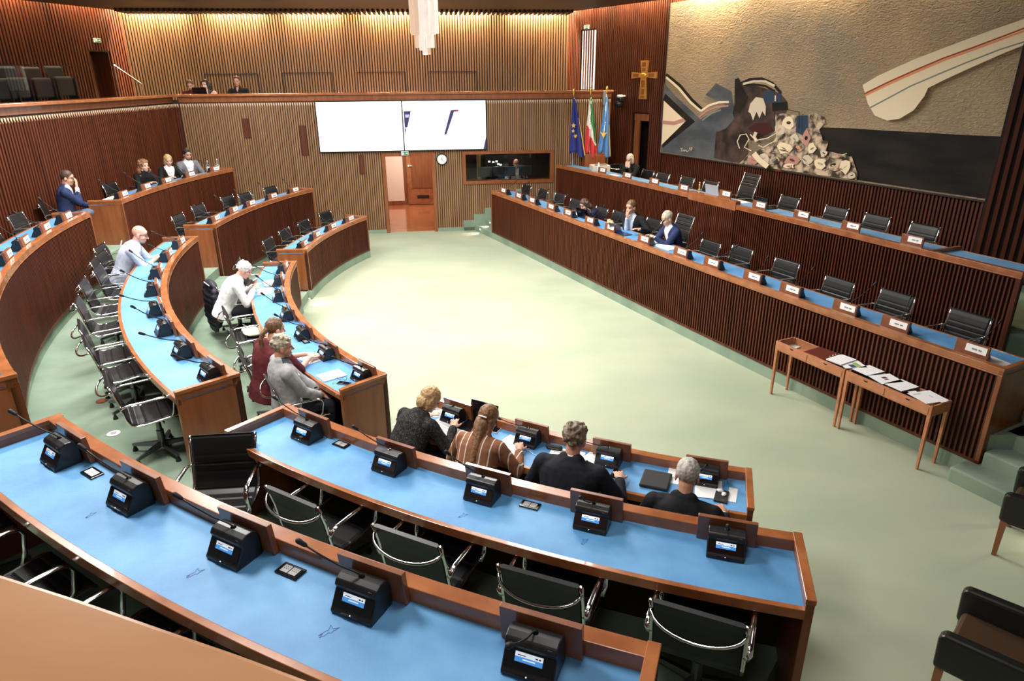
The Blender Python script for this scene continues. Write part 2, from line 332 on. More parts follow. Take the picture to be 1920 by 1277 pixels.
# tiers
L1,L2,L3=.165,.66,1.155
BLK={'A1':((4.38,12.89),8.5,232.6,253.4),'A2':((4.30,13.06),10.15,232.4,255.1),'A3':((4.71,13.57),12.35,231.5,250.3),
 'B1':((4.58,12.76),8.5,187.3,225.3),'B2':((4.62,12.85),10.15,187.6,225.2),'B3':((5.21,13.10),12.35,189.0,223.8),
 'C1':((4.58,12.89),8.5,159.9,182.3),'C2':((4.58,13.19),10.15,159.0,184.0),'C3':((5.16,13.84),12.35,165.6,187.1)}
LV={'1':L1,'2':L2,'3':L3}; ZT={'1':.985,'2':1.48,'3':1.975}
def apts(b,off,a0=None,a1=None,n=24):
    c,R,x,y=BLK[b]; a0=x if a0 is None else a0; a1=y if a1 is None else a1
    return [V(c[0]+(R+off)*math.cos(math.radians(a0+(a1-a0)*i/n)),c[1]+(R+off)*math.sin(math.radians(a0+(a1-a0)*i/n)),0) for i in range(n+1)]
def tier(k,off=0.0):
    """inner edge of row k through the blocks C, B, A (aisles joined straight)"""
    return apts('C'+k,off)+apts('B'+k,off)+apts('A'+k,off)
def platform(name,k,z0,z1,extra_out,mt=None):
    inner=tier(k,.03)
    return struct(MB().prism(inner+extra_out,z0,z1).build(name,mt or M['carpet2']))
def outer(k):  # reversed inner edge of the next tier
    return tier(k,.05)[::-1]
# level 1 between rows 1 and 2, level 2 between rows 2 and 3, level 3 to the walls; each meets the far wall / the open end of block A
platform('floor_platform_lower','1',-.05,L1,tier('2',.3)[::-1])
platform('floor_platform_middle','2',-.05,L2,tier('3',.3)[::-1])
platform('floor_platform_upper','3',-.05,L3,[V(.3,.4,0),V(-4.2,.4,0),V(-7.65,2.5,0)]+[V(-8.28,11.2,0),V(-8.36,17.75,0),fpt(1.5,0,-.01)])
# carpeted steps in the aisles
def sector(b1,b2,k,off0,off1,z0,z1,name):
    c1,R1,x1,y1=BLK[b1+k]; c2,R2,x2,y2=BLK[b2+k]
    def P(b,a,off): c,R,_,_=BLK[b+k]; return V(c[0]+(R+off)*math.cos(math.radians(a)),c[1]+(R+off)*math.sin(math.radians(a)),0)
    p=[P(b1,y1+.15,off0),P(b2,x2-.15,off0),P(b2,x2-.15,off1),P(b1,y1+.15,off1)]
    o=MB().prism(p,z0,z1).build(name,M['carpet2'],bevel=.02); return struct(o)
for b1,b2 in(('C','B'),('B','A')):
    for k,z in(('2',L1),('3',L2)):
        for i in range(2): sector(b1,b2,k,-.55+.28*i,.1,z,z+.165*(i+1),'floor_aisle_step')
# plinths under the curved desks, slightly proud
for k,z in(('1',0),('2',L1),('3',L2)):
    for b in 'CBA':
        c,R,a0,a1=BLK[b+k]; m=MB(); e=.35 if k=='1' else .0
        sweep(m,arc(c,R,a0-e*(b!='C'),a1+e*(b!='A')),[(-.045 if k=='1' else -.0,z-.02),(-.03 if k=='1' else 0,z+.165),(.2,z+.165),(.2,z-.02)]); struct(m.build('baseboard_%s_plinth'%{'C':'far','B':'mid','A':'near'}[b],M['carpet2']))
# straight benches: paths of their front edges
D1P=[(922,357),(1031.5,394),(1119,427),(1228.8,467.5),(1316.5,499.2),(1400,526),(1503,560),(1589,591),(1706,632),(1800,664),(1887,692)]
ZD1=1.255
D1=poly_path([at(x,y,ZD1) for x,y in D1P],48)
ZD2=1.78
D2P=[(1036,306.5),(1090,317.5),(1150,330.5),(1245,350.5),(1371.5,381),(1492,410),(1525,418.5),(1656,449),(1760,472),(1920,511)]
D2=poly_path([at(x,y,ZD2) for x,y in D2P],48)
D2P2=poly_path([at(x,y,ZD2) for x,y in D2P],60)
LD1,LD2=.495,.99
def off(path,d): return [p+n*d for p,n in zip(*path)]
dA,dB=D1[1][0],D1[1][-1]; tA=(D1[0][0]-D1[0][1]).normalized(); tB=(D1[0][-1]-D1[0][-2]).normalized()
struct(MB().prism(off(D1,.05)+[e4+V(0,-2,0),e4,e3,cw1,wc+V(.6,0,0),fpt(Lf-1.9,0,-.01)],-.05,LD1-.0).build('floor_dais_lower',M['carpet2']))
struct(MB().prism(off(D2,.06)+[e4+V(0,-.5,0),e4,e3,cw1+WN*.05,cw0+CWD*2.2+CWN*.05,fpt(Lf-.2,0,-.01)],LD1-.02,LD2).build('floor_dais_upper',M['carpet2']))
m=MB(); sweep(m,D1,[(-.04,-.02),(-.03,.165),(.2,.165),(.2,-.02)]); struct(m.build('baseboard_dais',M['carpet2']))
s0=D1[0][0]; sE=D1[0][-1]
for i in range(3):
    a=s0+dA*(.02+.28*i-.05); b=s0+tA*2.1+dA*(.28*i-.05); z=.165*(i+1)
    q=[a+tA*.03,b,b+dA*(1.6),a+tA*.03+dA*1.6]; 
    # clip the far end to the wall
    def wl(p): 
        s=(p-FW).dot(FN); return p-tA*(max(0,s+.02)/max(.1,tA.dot(FN)))
    struct(MB().prism([a+tA*.03,wl(b),wl(b+dA*1.5),a+tA*.03+dA*1.5],-.02,z).build('floor_dais_step',M['carpet2'],bevel=.02))
for i in range(6):
    o=fpt(s_of(wl(s0+tA*2.4+dA*(.28*i-.05)))-.30,0,0); m=MB(); s=s_of(o)
    fbox(m,s,s+.3,0,.165*(i+1)+.12,-.05,-.0); struct(m.build('baseboard_stair',M['carpet2']))
for i in range(4):
    a=sE+dB*(-.33+.30*i); z=.165*(i+1)
    struct(MB().prism([a-tB*(.12 if i==0 else -.02),a+tB*3.2,a+tB*3.2+dB*1.8,a-tB*(.12 if i==0 else -.02)+dB*(.33 if i==0 else 1.6)],-.02,z).build('floor_dais_step',M['carpet2'],bevel=.02))
# ceiling with cove
CZ=5.68
inn=[gc+V(.32,-.36,0),gr-FN*.34+FD*.02-CWN*.2,cw1-WN*.34,e2-WN*.34+WD*.4,e4+V(-.3,-.4,0),V(11,2,0),V(10,-1.5,0),V(-9,-1.5,0),gw2-gn*.36]
struct(MB().prism([V(p.x,p.y,0) for p in inn],CZ,CZ+.15).build('ceiling',mat('ceiling_dark',(.05,.024,.012),.6)))
m=MB(); a=gc-FN*.36+FD*.35; b=gr-FN*.36-FD*.05; Lc=(b-a).length
for i in range(int(Lc/.13)):
    p=a+FD*(.13*i+.05); t=FD*.03; q=[p-t-FN*.9,p+t-FN*.9,p+t+FN*.10,p-t+FN*.10]; m.hexa([x+V(0,0,CZ-.07) for x in q]+[x+V(0,0,CZ) for x in q])
struct(m.build('ceiling_slats',M['slatback']))
struct(MB().prism([V(-12,-1.5,0),V(13,-1.5,0),V(13,25,0),V(-12,25,0)],6.3,6.4).build('ceiling_upper',mat('ceiling_white',(.6,.55,.5),.8)))
# near gallery where the picture was taken: broad lacquered rail and its front
ne=[at(x,y,3.66) for x,y in((-500,880),(0,1074),(150,1121),(300,1173),(450,1224),(600,1280),(800,1362))]
ne=[p for p in ne]; nd=(ne[-1]-ne[0]).normalized()
pathn=[ne[0]-nd*1.2+V(-.2,.15,0)]+ne+[ne[-1]+V(.5,-.22,0),ne[-1]+V(1.6,-.7,0)]
back=[p+V(-.25,-.55,0) for p in pathn][::-1]
m=MB(); m.prism([V(p.x,p.y,0) for p in pathn+back],3.60,3.66); struct(m.build('trim_near_gallery_rail',M['ledge'],bevel=.004))
m=MB(); q=[V(p.x,p.y,0)+V(-.1,-.14,0) for p in pathn]; m.prism(q+[p+V(-.05,-.1,0) for p in q[::-1]],2.6,3.60); struct(m.build('wall_near_gallery',M['endp']))
# ---------- desks ----------
def bench(name,label,path,zt,zf,plinth=.165,ends=(True,True),endz=None,group=None,rimh=.075,depth=.535,pitch=.05,et=.06):
    """A desk: slatted front, raised rim, blue top, end panels. path = front edge, zt = top of the rim, zf = floor the front stands on."""
    P,Nn=path; mid=P[len(P)//2]; org=V(mid.x,mid.y,zf); b=empty(name,org,0,label,'desk',group)
    ps,ns=zip(*[(p,n) for p,n in zip(P,Nn)])
    m=MB(); sweep(m,path,[(-.036,zt-.07),(-.036,zt),(.045,zt),(.045,zt-.13),(-.0,zt-.13),(-.0,zt-.07)])
    sweep(m,path,[(-.04,zt-.085),(-.04,zt-.07),(0,zt-.07),(0,zt-.085)])
    m.build('rim',M['rim'],b,org=org,bevel=.004)
    m=MB(); sweep(m,path,[(0,zf+plinth),(0,zt-.1),(.022,zt-.1),(.022,zf+plinth)]); m.mi(1)
    slats(m,path,pitch,pitch*.38,.036,zf+plinth+.035,zt-.10,.07,.07); sweep(m,path,[(-.038,zf+plinth),(-.038,zf+plinth+.035),(0,zf+plinth+.035),(0,zf+plinth)])
    t0=(P[1]-P[0]).normalized(); t1=(P[-1]-P[-2]).normalized()
    for p,n,t in((P[0],Nn[0],t0),(P[-1],Nn[-1],-t1)):
        q=[p-n*.037,p+t*.06-n*.037,p+t*.06,p]; m.hexa([x+V(0,0,zf+plinth) for x in q]+[x+V(0,0,zt-.07) for x in q])
    m.build('front_panel',[M['slatback'],M['slat']],b,org=org)
    zd=zt-rimh; m=MB(); sweep(m,path,[(.045,zd-.012),(.045,zd),(depth-.035,zd),(depth-.035,zd-.012)]); m.build('desktop',M['blue'],b,org=org)
    m=MB(); sweep(m,path,[(.04,zd-.03),(.04,zd-.012),(depth-.04,zd-.012),(depth-.04,zd-.03)]); sweep(m,path,[(depth-.035,zd-et),(depth-.035,zd+.002),(depth,zd+.002),(depth,zd-et)])
    m.build('back_edge',M['rim'],b,org=org,bevel=.003)
    for k,(p,n,t) in enumerate(((P[0],Nn[0],t0),(P[-1],Nn[-1],-t1))):
        if not ends[k]: continue
        zz=endz[k] if endz else zf; m=MB(); q=[p-n*.038,p+t*.045-n*.038,p+t*.045+n*depth,p+n*depth]; m.hexa([x+V(0,0,zz) for x in q]+[x+V(0,0,zt-.001) for x in q]); m.build('end_panel',M['endp'],b,org=org,bevel=.004)
        m=MB(); q=[p-n*.042-t*.004,p+t*.05-n*.042,p+t*.05+n*(depth+.004),p+n*(depth+.004)-t*.004]; m.hexa([x+V(0,0,zt-.03) for x in q]+[x+V(0,0,zt+.002) for x in q]); m.build('end_cap',M['rim'],b,org=org,bevel=.004)
    # brackets under the top
    for p,n in samples(path,1.6,.8,.8):
        t=V(-n.y,n.x,0); m=MB(); q=[p-t*.015+n*.022,p+t*.015+n*.022,p+t*.015+n*(depth-.33),p-t*.015+n*(depth-.33)]; m.hexa([x+V(0,0,zd-.10) for x in q]+[x+V(0,0,zd-.03) for x in q]); m.build('bracket',M['endp'],b,org=org)
    return b
ROWN={'A1':'front curved row of the block below the gallery','A2':'middle curved row of the block below the gallery','A3':'back curved row of the block below the gallery',
'B1':'front curved row of the side block','B2':'middle curved row of the side block','B3':'back curved row of the side block',
'C1':'front curved row beside the doorway','C2':'middle curved row near the far wall','C3':'back curved row in the far corner'}
SHORT={'A1':'front row below the gallery','A2':'middle row below the gallery','A3':'back row below the gallery','B1':'front side row','B2':'middle side row','B3':'back side row','C1':'front row near the doorway','C2':'middle row near the far wall','C3':'back row in the far corner','D1':'lower straight bench','D2':'upper straight bench'}
DL={'A1':'curved mahogany desk with blue top where four people sit facing the open floor','A2':'long curved mahogany desk with blue top and four chairs, behind the four seated people',
'A3':'curved mahogany desk with blue top just below the gallery rail','B1':'curved mahogany desk with blue top where the man in a grey blazer sits',
'B2':'curved mahogany desk with blue top where the bald man in a light shirt sits','B3':'high curved mahogany desk with slatted front behind the bald man',
'C1':'short curved slatted mahogany desk beside the open doorway','C2':'curved slatted mahogany desk, one step above the desk beside the doorway','C3':'curved slatted mahogany desk where two women and a young man sit'}
PATH={}; DK={}
for b,(c,R,a0,a1) in BLK.items():
    k=b[1]; PATH[b]=arc(c,R,a0,a1,30); below={'1':0,'2':L1,'3':L2}[k]
    ez=(0,0) if b[0]=='A' else (below+.165,below+.165)
    if b[0]=='B': ez=(below+.165,below)
    if b[0]=='A': ez=(LV[k],0)
    DK[b]=bench('council_desk',DL[b],PATH[b],ZT[k],below,.165,(True,True),ez,'council desks of the curved blocks')
PATH['D1']=D1; PATH['D2']=D2
DK['D1']=bench('straight_bench','long straight slatted mahogany bench beside the open floor, behind the two small tables',D1,ZD1,0,.165,(True,True),(.165,.165),'straight benches under the painting',rimh=.05,depth=.6,pitch=.055,et=.03)
DK['D2']=bench('straight_bench','long raised slatted mahogany bench directly under the large painting',(D2[0][1:],D2[1][1:]),ZD2,LD1,.0,(False,False),None,'straight benches under the painting',rimh=.05,depth=.6,pitch=.055,et=.03)
# raised middle of the upper bench
def near_i(path,p): return min(range(len(path[0])),key=lambda i:(V(path[0][i].x,path[0][i].y,0)-V(p.x,p.y,0)).length)
i0,i1=near_i(D2P2,at(1290,358,ZD2+.05)),near_i(D2P2,at(1371,381,ZD2+.05))
seg=(D2P2[0][i0:i1+1],D2P2[1][i0:i1+1]); o=DK['D2'].location
m=MB(); sweep(m,seg,[(-.05,ZD2-.11),(-.05,ZD2+.06),(.06,ZD2+.06),(.06,ZD2-.11)]); m.build('raised_rim',M['rim'],DK['D2'],org=o,bevel=.004)
m=MB(); slats(m,seg,.055,.03,.05,LD1+.04,ZD2-.11); m.build('raised_front',M['slat'],DK['D2'],org=o)
# end board of the upper bench
pe=at(1765,466,ZD2); i2=near_i(D2P2,pe); p,n=D2P2[0][i2],D2P2[1][i2]; t=V(-n.y,n.x,0)
m=MB(); q=[p+t*.02+n*.04,p-t*.02+n*.04,p-t*.02+n*.6,p+t*.02+n*.6]; m.hexa([x+V(0,0,LD2) for x in q]+[x+V(0,0,ZD2) for x in q]); m.build('end_board',M['rim'],DK['D2'],org=o)
# drawn doves on the leather of the near desks
DOVE=[(-.5,-.2),(-.3,-.1),(-.45,-.35),(-.2,-.25),(0,-.05),(.15,-.1),(.25,.05),(.55,.25),(.2,.2),(.05,.5),(-.02,.15),(-.2,.05),(-.5,-.2)]
INKB=mat('drawn_line',(.03,.10,.33),.7)
def dove(px,py,b,sz,rot=0):
    z=ZT[b[1]]-.075+.0008; P=at(px,py,z); o=DK[b].location; m=MB()
    for (x0,y0),(x1,y1) in zip(DOVE,DOVE[1:]):
        a=V(x0,y0,0)*sz; c=V(x1,y1,0)*sz; a.rotate(Matrix.Rotation(rot,3,'Z')); c.rotate(Matrix.Rotation(rot,3,'Z')); u=(c-a).cross(V(0,0,1)).normalized()*.0012
        m.add([P+a-u,P+a+u,P+c+u,P+c-u],[(0,1,2,3)])
    m.build('dove_drawing',INKB,DK[b],org=o)
for d in ((366,1075,'A3',.07,.2),(616,1185,'A3',.075,.1),(170,966,'A3',.05,.6),(868,967,'A2',.06,0),(1096,1016,'A2',.06,.4),(700,865,'A2',.05,.2),(395,728,'B2',.06,.5)): dove(*d)
# ---------- conference terminals, name boards, sockets ----------
SCR=mat('screen_lit',(.75,.82,.9),.3,emit=(.85,.92,1),es=.55); SCRB=mat('screen_blue',(.05,.25,.7),.3,emit=(.10,.38,.85),es=.5); LED=mat('led',(.9,.9,.9),.3,emit=(1,1,1),es=1)
def make_terminal():
    r=empty('conference_terminal',(0,0,0)); w=.105
    m=MB(); prof=[(-.092,0),(-.092,.018),(-.080,.034),(-.043,.098),(-.05,.118),(-.038,.138),(-.008,.150),(.026,.148),(.048,.132),(.058,.10),(.06,0)]
    m.ext(prof,-w,w); m.build('housing',M['black'],r,bevel=.006)
    u=V(0,.037,.064).normalized(); nn=V(0,-u.z,u.y); b=V(0,-.0815,.034)
    def face(m,x0,x1,s0,s1,h): 
        q=[b+u*s0+V(x0,0,0),b+u*s0+V(x1,0,0),b+u*s1+V(x1,0,0),b+u*s1+V(x0,0,0)]; m.hexa(q+[p+nn*h for p in q])
    m=MB(); face(m,-.098,.098,.003,.072,.0015); m.build('glass_front',M['dark'],r)
    m=MB(); face(m,-.056,.054,.050,.067,.003); m.mi(1); face(m,-.056,.054,.031,.050,.003); m.mi(2); face(m,-.046,-.015,.055,.0575,.0036); face(m,.024,.034,.055,.060,.0036); face(m,.038,.046,.055,.060,.0036); m.mi(0); face(m,-.025,.025,.040,.0445,.0036)
    m.build('screen',[SCR,SCRB,M['dark']],r)
    m=MB(); m.box((0,-.089,.0185),(.09,.012,.004)); m.mi(1); m.box((0,-.094,.024),(.004,.003,.004)); m.build('speaker_slot',[M['dark'],LED],r)
    m=MB(); m.box((.075,-.042,.128),(.018,.002,.005)); m.build('maker_mark',M['grey'],r)
    mic=MB(); pts=[V(0,0,0),V(0,-.004,.012),V(0,-.03,.028),V(0,-.09,.05),V(0,-.17,.095),V(0,-.235,.14)]; mic.tube(pts,.0045,6); mo=mic.build('microphone',M['rubber'],r,smooth=True); mo.location=(0,.005,.145)
    h=MB(); h.cap(V(0,-.235,.14),.010,V(0,-.262,.158),.0125,10); h.build('microphone_head',M['rubber'],mo,smooth=True)
    c=MB(); c.lathe([(.014,0),(.014,.006),(.006,.012)],(0,0,0),10); c.build('microphone_socket',M['dark'],mo)
    return r
def make_board(card=True):
    r=empty('name_board',(0,0,0)); a=.12
    m=MB(); m.ext([(-.014,0),(.016,0),(.016-.02,.175),(-.014-.02,.175)],-.168,.168); m.build('board',M['board'],r,bevel=.003)
    if card:
        m=MB(); m.ext([(.0175+.002-.0105,.085),(.021-.0105,.085),(.021-.0193,.162),(.0175-.0193,.162)],-.15,.06); m.mi(1)
        for x in range(9): 
            if x in(3,): continue
            m.box((-.045+(x-4.5)*.011,.0095+.002-.003,.122),(.006,.003,.016))
        m.build('name_card',[M['white'],M['ink']],r)
    return r
TERM=make_terminal(); BOARD=make_board(True); BOARDP=make_board(False); used=set()
def inst(proto,loc,rz,label,cat,group):
    o=proto if proto.name not in used else copy_tree(proto); used.add(proto.name); o.location=loc; o.rotation_euler=(0,0,rz); tag(o,label,cat,group); return o
UNITS={'A1':[(862,752),(993,798),(1143,836),(1326,861)],'A2':[(600,772),(741,832),(912,884),(1118,931),(1365,975)],'A3':[(148,803),(270,878),(460,968),(695,1058),(1018,1149)],
'B1':[(548,492),(543,514),(541,541),(551,575),(577,609),(615,645),(672,687)],'B2':[(352,446),(330,468),(310,497),(301,527),(302,563),(317,597),(348,637),(394,680)],
'B3':[(138,399),(95,419.6),(58.5,444),(26,469.5),(2,497)],'C1':[(578,452),(605,436),(634,420.5),(667.6,406.7)],'C2':[(414,404.5),(449,389),(486,377),(525,364),(563,353)],
'C3':[(233,359),(276,345),(321,334),(365,323),(410,313)],
'D1':[(934,356),(964,365.5),(989,374),(1025,386),(1056,397),(1096,411.5),(1133,425),(1196,447),(1266,471),(1323,491),(1400,517),(1470,541),(1569,576),(1660,608),(1803,656)],
'D2':[(1117,318),(1160,328),(1209,339),(1265,351),(1332,363.5),(1412,383),(1492,401),(1586,422),(1695,449)]}
MICYAW={'A1':58,'A2':60,'A3':62}
def onpath(path,P):
    best=None
    for i in range(len(path[0])-1):
        a,b=path[0][i],path[0][i+1]; a=V(a.x,a.y,0); b=V(b.x,b.y,0); t=max(0,min(1,(V(P.x,P.y,0)-a).dot(b-a)/(b-a).length_squared)); q=a.lerp(b,t); d=(V(P.x,P.y,0)-q).length
        if best is None or d<best[0]: best=(d,q,path[1][i].lerp(path[1][i+1],t).normalized())
    return best[1],best[2]
def endname(b): return {'A':'the side aisle','B':'the far end','C':'the far wall','D':'the far wall'}[b[0]]
for b,L in UNITS.items():
    zt={'D1':ZD1,'D2':ZD2}.get(b) or ZT[b[1]]; drop=.05 if b[0]=='D' else .075
    P0=PATH[b][0][0]; L=sorted(L,key=lambda p:(onpath(PATH[b],at(p[0],p[1],zt+.08))[0]-V(P0.x,P0.y,0)).length)
    if b[0]=='A': pass
    for i,(px,py) in enumerate(L):
        up=.06 if (b=='D2' and i==4) else 0
        P,n=onpath(PATH[b],at(px,py,zt+.09+up)); rz=yaw(-n)
        nm=ORD[i]
        card=b[0]!='A'
        if b[0]=='A': card=False
        q=P+n*.062+V(0,0,zt-drop-.0+.002)
        if b[0]=='D': q=P+n*.064+V(0,0,zt-drop+.002+up)
        e=endname(b)
        inst(BOARD if card else BOARDP,q,rz,('name board with white card, ' if card else 'plain wooden name board, ')+f'{nm} from {e}, {SHORT[b]}','name board','name boards along the desks')
        q=P+n*(.15 if b[0]!='D' else .17)+V(0,0,zt-drop+.001)
        if b=='D2': continue
        o=inst(TERM,q,rz,f'black microphone terminal, {nm} from {e} on the {SHORT[b]}','microphone unit','conference terminals')
        for ch in o.children:
            if ch.name.startswith('microphone'): ch.rotation_euler=(math.radians({'A1':8,'A2':-8,'A3':-4}.get(b,0)),0,math.radians(-MICYAW.get(b,0)*(.1 if (b,i) in(('A3',4),('A2',3),('A2',4),('A1',3)) else 1)+rng.uniform(-8,8)))
            if ch.name.startswith('microphone') and b[0] in 'BCD': ch.rotation_euler=(math.radians(rng.uniform(-14,4)),0,math.radians(rng.uniform(-25,25))); ch.scale=(1,1.25,1.25)
def make_socket(cream=False):
    r=empty('desk_socket',(0,0,0)); m=MB(); m.box((0,0,.004),(.13,.075,.008)); m.build('frame',M['dark'],r,bevel=.003)
    m=MB(); m.box((-.024,0,.0085),(.042,.045,.003)); m.box((.024,0,.0085),(.042,.045,.003)); m.build('plate',M['white'] if cream else M['grey'],r)
    m=MB()
    for x in(-.036,-.024,-.012,.012,.024,.036): m.box((x,.0,.0102),(.004,.004,.002)); m.box((x,.012,.0102),(.003,.003,.002))
    m.build('contact_holes',M['rubber'],r); return r
SK=make_socket(); SKW=make_socket(True)
for i,(px,py,b,w,ds) in enumerate(((173,888,'A3',1,'by the second terminal, row beside the rail'),(545,1072,'A3',0,'centre of the row below the rail'),(640,834,'A2',0,'by the second terminal, long middle desk'),(994,948,'A2',0,'centre of the long middle desk'),
    (573,641,'B1',0,'in front of the man with the ponytail'),(349,670,'B2',1,'by the last terminal, empty side row'),(290,590,'B2',1,'among the microphones, empty side row'),(534,575,'B1',0,'past the papers of the white-haired man'))):
    P=at(px,py,ZT[b[1]]-.0735); _,n=onpath(PATH[b],P); inst(SKW if w else SK,P,yaw(-n),('pale' if w else 'black')+' socket in blue leather, '+ds.replace('nearest','beside'),'socket','sockets in the desk tops')
# ---------- office chairs ----------
def make_chair(high=False):
    r=empty('office_chair',(0,0,0)); H=.86 if not high else 1.10
    prof=[(.235,.435),(.205,.452),(.12,.448),(0,.435),(-.10,.425),(-.175,.425),(-.225,.450),(-.252,.51),(-.268,.60),(-.285,.70),(-.31,.79),(-.335,.86)]
    if high: prof+=[(-.365,.95),(-.40,1.04),(-.42,1.10)]
    pts=[]
    for (a,b),(c,d) in zip(prof,prof[1:]): 
        k=max(1,int(math.hypot(c-a,d-b)/.012)); pts+=[(a+(c-a)*j/k,b+(d-b)*j/k) for j in range(k)]
    pts.append(prof[-1]); S=[0]
    for p,q in zip(pts,pts[1:]): S.append(S[-1]+math.hypot(q[0]-p[0],q[1]-p[1]))
    tot=S[-1]; ib=min(range(len(pts)),key=lambda i:abs(pts[i][0]+.225)+abs(pts[i][1]-.45))
    def pad(i0,i1,name):
        m=MB(); rs=[]; N=i1-i0
        for i in range(i0,i1+1):
            a=pts[max(0,i-1)]; c=pts[min(len(pts)-1,i+1)]; t=V(0,c[0]-a[0],c[1]-a[1]).normalized(); n=V(0,t.z,-t.y)
            ph=(S[i]/.068)%1; g=.004-.008*max(0,1-min(ph,1-ph)/.09); p=V(0,pts[i][0],pts[i][1]); w=.222
            top=p+n*(.011+g)
            rs.append([p-n*.010+V(-w,0,0),p-n*.010+V(w,0,0),p+n*.006+V(w+.004,0,0),top+V(w-.01,0,0),top+V(-w+.01,0,0),p+n*.006+V(-w-.004,0,0)])
        m.rings(rs); return m.build(name,M['leather'],r,auto=16)
    pad(0,ib,'seat'); pad(ib,len(pts)-1,'backrest')
    fr=[V(0,a,b) for a,b in prof]
    for s in(-1,1): 
        m=MB(); m.tube([p+V(s*.236,0,0) for p in fr],.013,8,.8); m.build('side_frame',M['chrome'],r,smooth=True)
        m=MB(); x=s*.258; m.tube([V(s*.245,-.275,.60),V(x,-.275,.635),V(x,-.22,.655),V(x,0,.662),V(x,.09,.66),V(x,.135,.645),V(x,.15,.61),V(x,.13,.50),V(s*.245,.10,.445)],.0100,8,1.8,up=V(1,0,0)); m.build('armrest',M['chrome'],r,smooth=True)
    yb=-.318 if not high else -.345; zb=.80 if not high else .90
    m=MB(); m.tube([V(.236*math.cos(a),yb-.105*math.sin(a),zb-.055*math.sin(a)) for a in [PI*i/14 for i in range(15)]],.0095,8); m.build('back_handle',M['chrome'],r,smooth=True)
    m=MB(); m.tube([V(-.236,.02,.43),V(-.1,.0,.385),V(.1,0,.385),V(.236,.02,.43)],.014,8); m.tube([V(-.236,-.12,.42),V(-.1,-.06,.385),V(.1,-.06,.385),V(.236,-.12,.42)],.014,8); m.build('seat_support',M['chrome'],r,smooth=True)
    m=MB(); m.box((0,-.02,.372),(.13,.2,.05)); m.box((.12,.04,.37),(.12,.012,.012)); m.build('tilt_mechanism',M['black'],r,bevel=.01)
    m=MB(); m.lathe([(.024,.35),(.024,.24),(.034,.235),(.034,.10),(.04,.095),(.04,.065)],(0,0,0),14); m.build('column',M['alu'],r,smooth=False)
    for k in range(5):
        a=2*PI*k/5+.3; d=V(math.cos(a),math.sin(a),0); n=V(-d.y,d.x,0); m=MB(); e=d*.30
        m.hexa([d*.03+n*.02+V(0,0,.065),d*.03-n*.02+V(0,0,.065),e-n*.013+V(0,0,.055),e+n*.013+V(0,0,.055),d*.03+n*.016+V(0,0,.115),d*.03-n*.016+V(0,0,.115),e-n*.010+V(0,0,.078),e+n*.010+V(0,0,.078)])
        lg=m.build('base_leg',M['alu'],r); m=MB(); m.lathe([(.026,0),(.024,.012),(.012,.045),(.009,.06)],e*.95,10); m.build('glide',M['rubber'],lg)
    return r
CHAIR=make_chair(); CHAIRH=make_chair(True)
def bfwd(b,p):
    _,n=onpath(PATH[b],p); return -n
def rot2(d,a): a=math.radians(a); return V(d.x*math.cos(a)-d.y*math.sin(a),d.x*math.sin(a)+d.y*math.cos(a),0)
def chair_px(px,py,b,dyaw=0,h=.86,absdir=None,high=False):
    Lz={'D1':LD1,'D2':LD2}.get(b) or LV[b[1]]; P=at(px,py,Lz+h); d=absdir or rot2(bfwd(b,P),dyaw); P.z=Lz; o=P+d*(.335 if not high else .42); return o,d
CHAIRS=[]
def add_chairs(b,lst):
    for c in lst: CHAIRS.append((b,)+tuple(c))
add_chairs('A2',[(545,931),(760,1004),(1010,1080),(1310,1150,-6)])
add_chairs('B2',[(187,473),(180,501),(152,526),(142,561),(147,608),(157,639),(196,709,-8)])
add_chairs('B1',[(424,540),(418,582),(436,630),(503,716,-12),(452,672,-8)])
add_chairs('B3',[(26,400),(-18,437)])
add_chairs('C1',[(500,447),(531,429),(567,413),(608,397)])
add_chairs('C2',[(331,402),(369,384),(424,367),(457,362),(505,350)])
add_chairs('C3',[(203,343),(240,329)])
add_chairs('D1',[(989,347),(1020,355),(1052,362),(1081,373),(1130,388),(1163,396),(1228,410),(1335,452),(1394,463),(1478,488),(1577,523),(1686,548),(1823,586)])
add_chairs('D2',[(1163,308),(1217,318),(1245,324),(1291,331),(1335,339),(1483,368),(1571,388),(1648,403),(1737,421)])
cnt={}
for c in CHAIRS:
    b,px,py=c[:3]; o,d=chair_px(px,py,b,c[3] if len(c)>3 else 0); cnt[b]=cnt.get(b,0)+1
    e={'A2':'the side aisle','B2':'its far end','B1':'its far end','B3':'the aisle','C1':'the aisle','C2':'the aisle','C3':'the aisle','D1':'the far wall','D2':'the far wall'}[b]
    inst(CHAIR,o,yaw(d),f'black ribbed chair, {ORD[cnt[b]-1]} from {e}, {SHORT[b]}','chair','ribbed office chairs')
# chairs of the back row, partly hidden by the rail
for i,(px,py) in enumerate(((88,1016),(262,1146),(-30,905),(120,1080)) [:3]):
    P=at(px,py,L3+.66); d=bfwd('A3',P); P.z=L3; inst(CHAIR,P-d*(.16,.08,.2)[i],yaw(d),('black ribbed office chair half hidden by the gallery rail','black ribbed office chair with one arm showing above the gallery rail','black ribbed office chair cut by the picture edge, back row')[i],'chair','ribbed office chairs')
# the chair turned round in the aisle
P=at(417,813,L2+.86); d=V(.10,-1,0).normalized(); P.z=L2; inst(CHAIR,P+d*.335,yaw(d),'empty black ribbed chair turned round to face the gallery, in the aisle','chair','ribbed office chairs')
o,d=chair_px(1412,326,'D2',0,1.10,high=True); inst(CHAIRH,o,yaw(d),"tall black ribbed president's chair in the middle under the painting",'chair','ribbed office chairs')
o,d=chair_px(1287,411,'D1',0,1.02,high=True); inst(CHAIRH,o,yaw(d),'tall black ribbed chair behind the man in a navy blazer','chair','ribbed office chairs')
